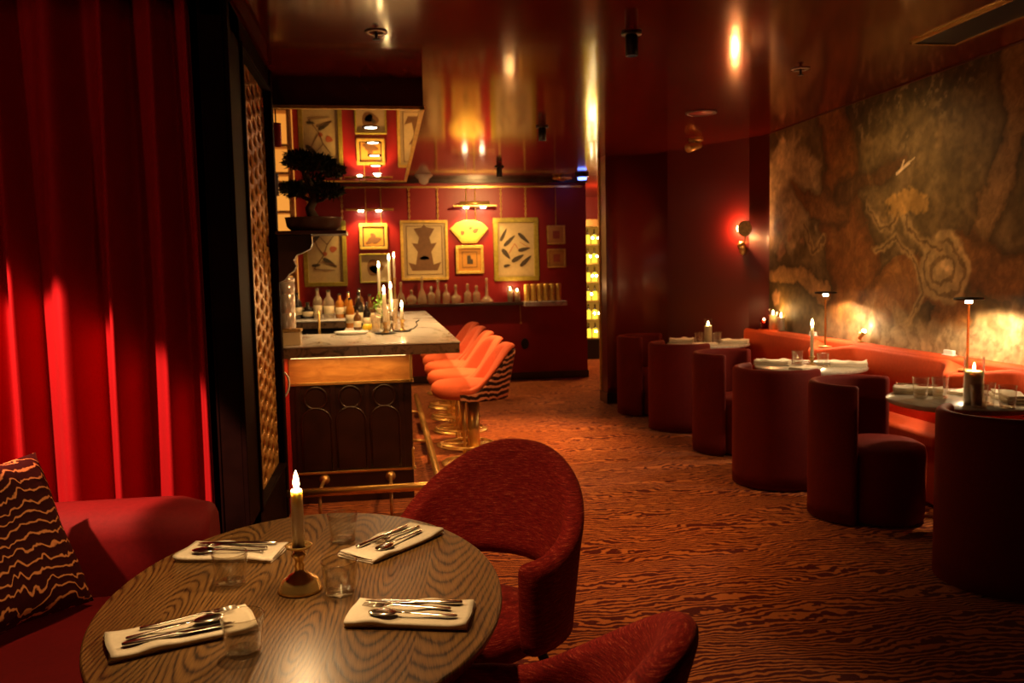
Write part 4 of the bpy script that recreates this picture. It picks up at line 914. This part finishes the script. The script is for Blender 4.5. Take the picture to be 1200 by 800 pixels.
def sect(pts):   # (x, halfwidth, z, thickness)
    rings = []
    for x, w_, z, th in pts:
        rings.append([(x, w_*math.cos(a), z+th*math.sin(a)) for a in [2*PI*k/10 for k in range(10)]])
    return MB().loops(rings)
def fork_mesh():
    m_ = sect([(-.10, .004, 0, .002), (-.095, .007, .0, .0025), (-.06, .0055, .001, .002), (.0, .0035, .003, .0018), (.03, .004, .005, .0016), (.042, .011, .004, .0014), (.055, .012, .002, .0012)])
    for q in (-.0095, -.0032, .0032, .0095): m_.tube([(.053, q, .002), (.075, q, .0015), (.10, q*.95, .004)], [.0017, .0016, .0009], 6)
    return m_
def spoon_mesh():
    m_ = sect([(-.10, .004, 0, .002), (-.095, .007, .0, .0025), (-.06, .0055, .001, .002), (.0, .0035, .003, .0018), (.035, .004, .004, .0016)])
    m_.sphere((.065, 0, .003), .033, .020, .0045, 20, 10); return m_
def knife_mesh():
    return sect([(-.11, .004, 0, .003), (-.105, .008, 0, .004), (-.06, .0085, 0, .0042), (-.005, .0065, .0, .0035), (.0, .0075, 0, .003), (.012, .0095, 0, .001), (.07, .010, 0, .0009), (.10, .007, 0, .0008), (.112, .001, 0, .0006)])
CUT = {}
def cutlery(kind, label, loc, rz, group):
    if kind not in CUT:
        o_ = {'fork': fork_mesh, 'spoon': spoon_mesh, 'knife': knife_mesh}[kind]().build(kind, M['chrome'], None, loc, rz); CUT[kind] = o_
    else:
        o_ = CUT[kind].copy(); COL.objects.link(o_); o_.location = loc; o_.rotation_euler.z = rz
    return tag(o_, label, kind, group)
tnames = ('nearest', 'middle', 'farthest')
tpos = [(3.07, 4.04), (3.07, 5.70), (3.10, 7.74)]
TZ = .77; mt0 = None
for i, (x, y) in enumerate(tpos):
    lb = 'round marble-topped table with place settings, '+tnames[i]+' of the three by the banquette'
    if mt0 is None:
        mt0 = thing('marble_table', lb, 'table', (x, y, 0), 0, 'round marble tables by the banquette')
        MB().lathe([(.0, TZ-.028), (.378, TZ-.028), (.393, TZ-.02), (.395, TZ-.006), (.388, TZ), (.0, TZ)], n=72).build('table_top', M['greymarble'], mt0)
        MB().lathe([(.0, .03), (.04, .03), (.035, TZ-.05), (.10, TZ-.028), (.0, TZ-.028)], n=28).build('pedestal', M['black'], mt0); MB().lathe([(.0, .0), (.12, .0), (.12, .012), (.05, .03), (.0, .03)], n=36).build('base', M['black'], mt0)
    else: dup(mt0, (x, y, 0), 0, lb)
    off = {0: (-.17, -.19), 1: (-.02, -.02), 2: (.03, .02)}[i]
def on(i, dx, dy): return (tpos[i][0]+dx, tpos[i][1]+dy, TZ)
# nearest marble table
glass_candle('large lit pillar candle in glass on the nearest marble table', on(0, -.10, -.19), .21, .042, True, None, 1.3)
for dx, dy, lb in ((-.21, .08, 'tumbler left of the pillar candle on the nearest marble table'), (-.13, .03, 'second tumbler, just left of the pillar candle on the nearest marble table'), (-.13, -.27, 'tumbler right of the pillar candle on the nearest marble table'), (-.02, -.33, 'tumbler at the right edge of the nearest marble table'), (-.05, -.22, 'tumbler behind the right-hand glass on the nearest marble table')):
    tumbler(lb, on(0, dx, dy), .115, .043, 'tumblers on the nearest marble table')
thick_napkin('folded napkin at the left of the nearest marble table', on(0, -.12, .235), rad(-35), .25, .12, 3); thick_napkin('folded napkin at the right rear of the nearest marble table', on(0, .17, -.12), rad(70), .25, .12, 4)
napkin('rolled napkin behind the candle on the nearest marble table', on(0, .13, .18), rad(30), .22, .10, 8)
cutlery('knife', 'knife on the left napkin of the nearest marble table', (tpos[0][0]-.11, tpos[0][1]+.255, TZ+NAPH*2.3+.016), rad(-35), None); cutlery('fork', 'fork on the left napkin of the nearest marble table', (tpos[0][0]-.13, tpos[0][1]+.222, TZ+NAPH*2.3+.016), rad(-35), None)
# middle marble table
holder('slim dark candlestick on the middle marble table', on(1, .0, -.02), .07, 'oldbrass', 0, None, 'candlestick', .035); taper('tall lit taper on the middle marble table', (tpos[1][0], tpos[1][1]-.02), TZ+.07, TZ+.285, .013, None, .9)
for dx, dy, lb in ((-.05, .10, 'tumbler left of the taper on the middle marble table'), (.02, -.14, 'tumbler right of the taper on the middle marble table')): tumbler(lb, on(1, dx, dy), .10, .042, 'tumblers on the middle marble table')
thick_napkin('folded napkin at the left of the middle marble table', on(1, -.232, .132), rad(-35), .25, .13, 5); napkin('folded napkin at the near rim of the middle marble table', on(1, -.14, -.19), rad(20), .20, .12, 6); thick_napkin('folded napkin at the right of the middle marble table', on(1, .215, -.14), rad(-30), .25, .13, 7)
pl0 = thing('side_plate', 'white side plate at the right of the middle marble table', 'plate', on(1, .17, .10), 0); MB().lathe([(.0, .0), (.06, .0), (.10, .012), (.102, .014), (.06, .005), (.0, .005)], n=40).build('dish', M['china'], pl0)
# farthest marble table
glass_candle('lit pillar candle in glass on the farthest marble table', on(2, .0, .0), .20, .036, True, None, 1.0)
for dx, dy, lb in ((-.085, .03, 'tumbler left of the candle on the farthest marble table'), (-.01, .12, 'second tumbler left of the candle on the farthest marble table'), (.05, -.10, 'tumbler right of the candle on the farthest marble table'), (.12, .05, 'second tumbler right of the candle on the farthest marble table')): tumbler(lb, on(2, dx, dy), .10, .040, 'tumblers on the farthest marble table')
thick_napkin('folded napkin at the left of the farthest marble table', on(2, -.205, .175), rad(-20), .24, .13, 15); napkin('folded napkin at the near rim of the farthest marble table', on(2, -.10, -.17), rad(-10), .22, .12, 16); thick_napkin('folded napkin at the right of the farthest marble table', on(2, .215, -.14), rad(-30), .25, .13, 17)

# ------------------------------------------------------------------ near oak table
TX, TY = -.21, 2.03; NZt = .74
dt = thing('dining_table', 'oval oak table with stained grain and four place settings', 'table', (TX, TY, 0))
def oval(rx, ry, z, n=96): return [(rx*math.cos(2*PI*k/n), ry*math.sin(2*PI*k/n), z) for k in range(n)]
o_ = MB().loops([oval(.445, .635, NZt-.034), oval(.463, .653, NZt-.026), oval(.470, .66, NZt-.012), oval(.469, .659, NZt-.003), oval(.465, .655, NZt)], True).build('table_top', M['oak'], dt)
for p in o_.data.polygons: p.use_smooth = len(p.vertices) == 4
MB().lathe([(.0, .03), (.055, .03), (.05, NZt-.08), (.16, NZt-.034), (.0, NZt-.034)], n=32).build('pedestal', M['black'], dt); MB().lathe([(.0, .0), (.27, .0), (.27, .014), (.06, .03), (.0, .03)], n=44).build('base', M['black'], dt)
# candlestick and taper
cs = thing('brass_candlestick', 'round-footed brass candlestick on the oak table', 'candlestick', (-.225, 2.03, NZt))
MB().lathe([(.0, 0), (.052, .0), (.054, .004), (.050, .010), (.046, .022), (.040, .030), (.030, .034), (.026, .040), (.014, .046), (.0105, .055), (.013, .062), (.0095, .070), (.0115, .078), (.019, .088), (.0115, .098), (.010, .104), (.0, .104)], n=48).build('foot_and_stem', M['brass'], cs)
MB().lathe([(.0, .102), (.012, .102), (.030, .107), (.0325, .112), (.030, .1125), (.016, .1095), (.016, .108), (.0, .108)], n=40).build('drip_pan', M['brass'], cs)
tc = thing('taper_candle', 'lit ivory taper in the brass candlestick on the oak table', 'candle', (-.225, 2.03, NZt+.108))
MB().lathe([(.0, 0), (.0150, 0), (.0148, .07), (.0138, .135), (.012, .141), (.007, .139), (.0, .137)], n=28).build('wax_stem', M['wax'], tc); flame(tc, (.0, 0, .137), 1.0)
light('POINT', 'near_candle_light', (-.225, 2.03, NZt+.108+.168), 2.2, (1, .60, .27), .008)
for (x, y), lb in (((-.40, 2.10), 'empty tumbler at the left rear napkin on the oak table'), ((-.14, 2.385), 'empty tumbler at the far rim of the oak table'), ((-.128, 1.985), 'empty tumbler right beside the brass candlestick'), ((-.305, 1.70), 'empty tumbler at the near left napkin on the oak table')):
    tumbler(lb, (x, y, NZt), .082, .043, 'tumblers on the oak table')
ns = [((-.435, 2.335), -14, .27, .135, 'rear left'), ((.0, 2.325), 48, .30, .135, 'rear right'), ((.035, 1.815), -14, .27, .135, 'front right'), ((-.45, 1.815), 21, .29, .135, 'front left')]
for i, ((x, y), a, L, W, nm) in enumerate(ns):
    napkin('folded white napkin under cutlery, %s corner setting of the oak table' % nm, (x, y, NZt), rad(a), L, W, 21+i, 'napkins on the oak table')
    ca, sa = math.cos(rad(a)), math.sin(rad(a))
    z = NZt+NAPH+.007
    def P(u, v): return (x+u*ca-v*sa, y+u*sa+v*ca, z)
    flip = 180 if i in (2, 0) else 0
    sets = {0: (('knife', .0, .036, 3), ('fork', .0, .002, -2), ('spoon', .0, -.034, 2)), 1: (('knife', .0, .036, 2), ('fork', .02, .002, 181), ('spoon', -.01, -.034, 183)), 2: (('knife', .0, .036, 0), ('fork', -.01, .004, -2), ('spoon', .01, -.035, -2)), 3: (('knife', -.01, -.036, -2), ('spoon', -.01, .0, 2), ('fork', .02, .036, 1))}[i]
    for kind, u, v, da in sets:
        cutlery(kind, 'silver %s on the %s napkin of the oak table' % (kind, nm), P(u, v), rad(a+da+(flip if kind != 'x' else 0)), 'cutlery on the oak table')

# ------------------------------------------------------------------ lounge chairs
def make_lounge(loc, rz, label):
    c = thing('lounge_chair', label, 'chair', loc, rz, 'woven red lounge chairs at the oak table')
    zt = lambda q: .60+.27*(1-ss(abs(q), .05, 1.75))
    zb = lambda q: .475-.16*ss(abs(q), .8, 1.3)
    tub(.33, .075, rad(118), zt, zb, .11, n=64, nz=8).build('backrest', M['woven'], c)
    MB().lathe([(.0, .28), (.22, .28), (.25, .295), (.258, .34), (.245, .38), (.19, .402), (.0, .41)], (.06, 0, 0), 44, 1.06, 1).build('seat', M['woven'], c)
    for sx in (-1, 1):
        for sy in (-1, 1): MB().tube([(.03+sx*.15, sy*.15, .285), (.03+sx*.23, sy*.22, .0)], [.022, .013], 12).build('leg', M['black'], c)
    return c
lc = make_lounge((.27, 2.74, 0), math.atan2(-.84, -.54), 'woven red lounge chair with high rounded back behind the oak table')
dup(lc, (.145, 1.56, 0), math.atan2(.6, -1), 'woven red lounge chair cut by the bottom edge, beside the oak table')

# ------------------------------------------------------------------ sofa and pillow
sf = thing('corner_sofa', 'low red velvet corner sofa behind the oak table', 'sofa', (-1.2, 2.6, 0))
MB().box(-.9, .56, -2.2, .36, .05, .33).build('sofa_base', M['sofa'], sf, bevel=.02)
MB().box(-.62, .56, -2.2, .32, .30, .45).build('seat_cushion', M['sofa'], sf, bevel=.05, segs=5)
# back along the curtain with a rolled top that turns down at its end
rings = []
for k in range(26):
    x = -.9+1.47*k/25; e = ss(x, .42, .57); sc_ = 1-.22*e*e
    prof = [(.62, .10), (.62, .60), (.60, .675), (.55, .71), (.47, .72), (.39, .71), (.335, .675), (.315, .62), (.33, .5), (.34, .10)]
    rings.append([(x, .47+(y-.47)*sc_, .10+(z-.10)*(1-.05*e)) for y, z in prof])
o_ = MB().loops(rings).build('backrest', M['sofa'], sf, bevel=.03, segs=4)
MB().box(-.92, -.60, -2.2, .62, .10, .74).build('side_back', M['sofa'], sf, bevel=.06, segs=5)
for x, y in ((-.8, -2.1), (.5, -2.1), (-.8, .5), (.55, .5)): MB().lathe([(.0, 0), (.02, 0), (.028, .06), (.0, .06)], (x, y, 0), 14).build('leg', M['black'], sf)
# pillow: knife-edge cushion
S = .26
pm = MB()
def pil(sg):
    def f(u, v):
        a, b = 2*u-1, 2*v-1; pinch = 1-.10*(1-abs(a))*(abs(b)**3)-.0; pin2 = 1-.10*(1-abs(b))*(abs(a)**3)
        h = (max(0, (1-a**4)*(1-b**4)))**.6*.085
        return (a*S*pin2, sg*h, b*S*pinch)
    return f
pm.grid(pil(1), 24, 24); pm.grid(pil(-1), 24, 24)
pw = pm.build('throw_pillow', M['zebra_pillow'], None)
uax = Vector((.50, .86, 0)).normalized(); vax = Vector((-.42, .10, .90)); vax = (vax-uax*vax.dot(uax)).normalized(); nax = uax.cross(vax)
mtx = Matrix((( uax.x, nax.x, vax.x), (uax.y, nax.y, vax.y), (uax.z, nax.z, vax.z))).to_4x4()
mtx.translation = Vector((-1.185, 2.63, .705)); pw.matrix_world = mtx
tag(pw, 'striped dark and gold throw pillow leaning on the red sofa', 'pillow')

# ------------------------------------------------------------------ ceiling fittings
def sprink(loc, lb):
    s = thing('sprinkler_head', lb, 'sprinkler', loc); MB().lathe([(.035, .0), (.055, .0), (.06, -.006), (.035, -.008), (.035, 0)], n=24).build('escutcheon', M['steel'], s); MB().lathe([(.0, 0), (.008, 0), (.008, -.035), (.02, -.037), (.02, -.04), (.0, -.04)], n=14).build('deflector', M['black'], s)
sprink((.0, 4.50, H), 'sprinkler head with pale ring on the ceiling before the soffit'); sprink((2.67, 5.12, H), 'small sprinkler head on the ceiling near the mural top')
for x, y, lb in ((1.34, 4.41, 'black cylinder spotlight on the ceiling nearest the oak table'), (1.40, 7.27, 'black cylinder spotlight on the ceiling midway down the aisle'), (1.40, 10.02, 'black cylinder spotlight on the ceiling before the red wall')):
    s = thing('ceiling_spotlight', lb, 'spotlight', (x, y, H), 0, 'black ceiling spotlights over the aisle'); MB().lathe([(.0, 0), (.055, 0), (.055, -.012), (.0, -.012)], n=24).build('mount', M['black'], s); MB().lathe([(.0, -.012), (.03, -.012), (.034, -.02), (.034, -.12), (.028, -.122), (.028, -.10), (.0, -.10)], n=24).build('lamp_tube', M['black'], s); MB().lathe([(.0, -.102), (.026, -.102), (.026, -.106), (.0, -.106)], n=18).build('lens', M['bulb_soft'], s)
s = thing('ceiling_speaker', 'small pale ceiling knob beside the soffit end', 'ceiling fitting', (.54, 10.87, H)); MB().lathe([(.0, 0), (.10, 0), (.10, -.03), (.07, -.05), (.06, -.09), (.03, -.12), (.0, -.125)], n=24).build('dome', M['china'], s); MB().lathe([(.10, 0), (.115, 0), (.115, -.015), (.10, -.015)], n=24).build('mount_ring', M['china'], s)
s = thing('ceiling_rosette', 'round gilt rosette on the ceiling at the red wall end', 'rosette', (2.40, 11.1, H))
MB().lathe([(.0, 0), (.12, 0), (.12, -.02), (.06, -.035), (.03, -.06), (.0, -.06)], n=28).build('boss', M['oldbrass'], s)
for k in range(10):
    a = 2*PI*k/10; MB().sphere((.105*math.cos(a), .105*math.sin(a), -.022), .032, .032, .016, 10, 6).build('petal', M['gilt'], s)
s = thing('recessed_ceiling_light', 'dim red recessed round light in the ceiling near the curved wall', 'downlight', (2.58, 6.59, H)); MB().lathe([(.10, 0), (.125, 0), (.128, -.006), (.10, -.008), (.10, 0)], n=32).build('trim_ring', M['darkwall'], s); MB().lathe([(.0, -.002), (.10, -.002), (.10, .0), (.0, .0)], n=32).build('lens', M['redpost'], s)
s = thing('adjustable_spotlight', 'gold adjustable spotlight on the ceiling before the curved wall', 'spotlight', (3.06, 7.95, H)); MB().lathe([(.0, 0), (.07, 0), (.07, -.015), (.0, -.015)], n=24).build('mount', M['oldbrass'], s); MB().tube([(.0, 0, -.015), (.0, 0, -.05)], .012, 10).build('joint', M['oldbrass'], s); MB().tube([(.05, .03, -.05), (-.10, -.06, -.09)], [.03, .045], 18).build('lamp_head', M['oldbrass'], s)
s = thing('linear_slot_light', 'black slot light with gold edge in the ceiling near the mural', 'ceiling light', (3.13, 4.05, H), rad(0)); MB().box(-.13, .13, -.42, .40, -.008, 0).build('slot_panel', M['black'], s)
MB().box(-.142, -.13, -.43, .41, -.016, 0).box(.13, .142, -.43, .41, -.016, 0).box(-.142, .142, .40, .412, -.016, 0).box(-.142, .142, -.432, -.42, -.016, 0).build('gold_edge', M['brass'], s)
s = thing('ceiling_beacon', 'small ceiling unit with blue light at the passage mouth', 'ceiling fitting', (2.60, 10.80, H)); MB().lathe([(.0, 0), (.09, 0), (.09, -.03), (.07, -.045), (.0, -.045)], n=24).build('housing', M['black'], s); MB().lathe([(.0, -.045), (.06, -.045), (.055, -.075), (.0, -.08)], n=24).build('blue_lens', M['blue'], s)

# ------------------------------------------------------------------ lights
WARM = (1, .60, .25)
light('SPOT', 'table_spot', (-.25, 2.25, 2.70), 60, (1, .60, .25), .05, None, (-.2, 2.0, 0), 84, .7)
light('SPOT', 'curtain_wash', (-2.05, 2.5, 2.68), 400, (1, .40, .24), .03, None, (-1.6, 3.76, .05), 51, .14)
light('SPOT', 'curtain_fill', (-2.05, 2.5, 2.66), 4, (1, .42, .26), .05, None, (-1.7, 3.9, 1.6), 130, .6)  # weak fill added so the upper folds show faintly
light('SPOT', 'aisle_spot', (1.34, 4.41, 2.62), 95, (1, .46, .15), .05, None, (.4, 5.0, .5), 118, .8)
light('SPOT', 'aisle_spot', (1.40, 7.27, 2.62), 260, (1, .46, .15), .05, None, (.9, 7.3, 0), 66, 1)
light('SPOT', 'aisle_spot', (1.40, 10.02, 2.62), 85, (1, .54, .18), .05, None, (1.15, 11.4, 2.05), 92, .9)
light('POINT', 'passage_lamp', (3.3, 12.2, 2.4), 50, (1, .5, .18), .1)
light('SPOT', 'mural_wash', (2.75, 5.4, 2.70), 22, (1, .62, .26), .08, None, (3.64, 5.5, 1.4), 130, 1)
w = bpy.data.worlds.new('world'); SC.world = w; w.use_nodes = True
w.node_tree.nodes['Background'].inputs[0].default_value = (1, .25, .1, 1); w.node_tree.nodes['Background'].inputs[1].default_value = .0

# ------------------------------------------------------------------ render look
vs_ = SC.view_settings; vs_.view_transform = 'Standard'; vs_.look = 'None'; vs_.exposure = .85; vs_.gamma = 1; vs_.use_curve_mapping = False
cy = SC.cycles; cy.use_denoising = True
try: cy.denoiser = 'OPENIMAGEDENOISE'
except Exception: pass
cy.sample_clamp_indirect = 4; cy.sample_clamp_direct = 0; cy.caustics_reflective = False; cy.caustics_refractive = False
cy.max_bounces = 8; cy.transparent_max_bounces = 16; cy.glossy_bounces = 4; cy.diffuse_bounces = 3; cy.use_light_tree = True; cy.blur_glossy = .5
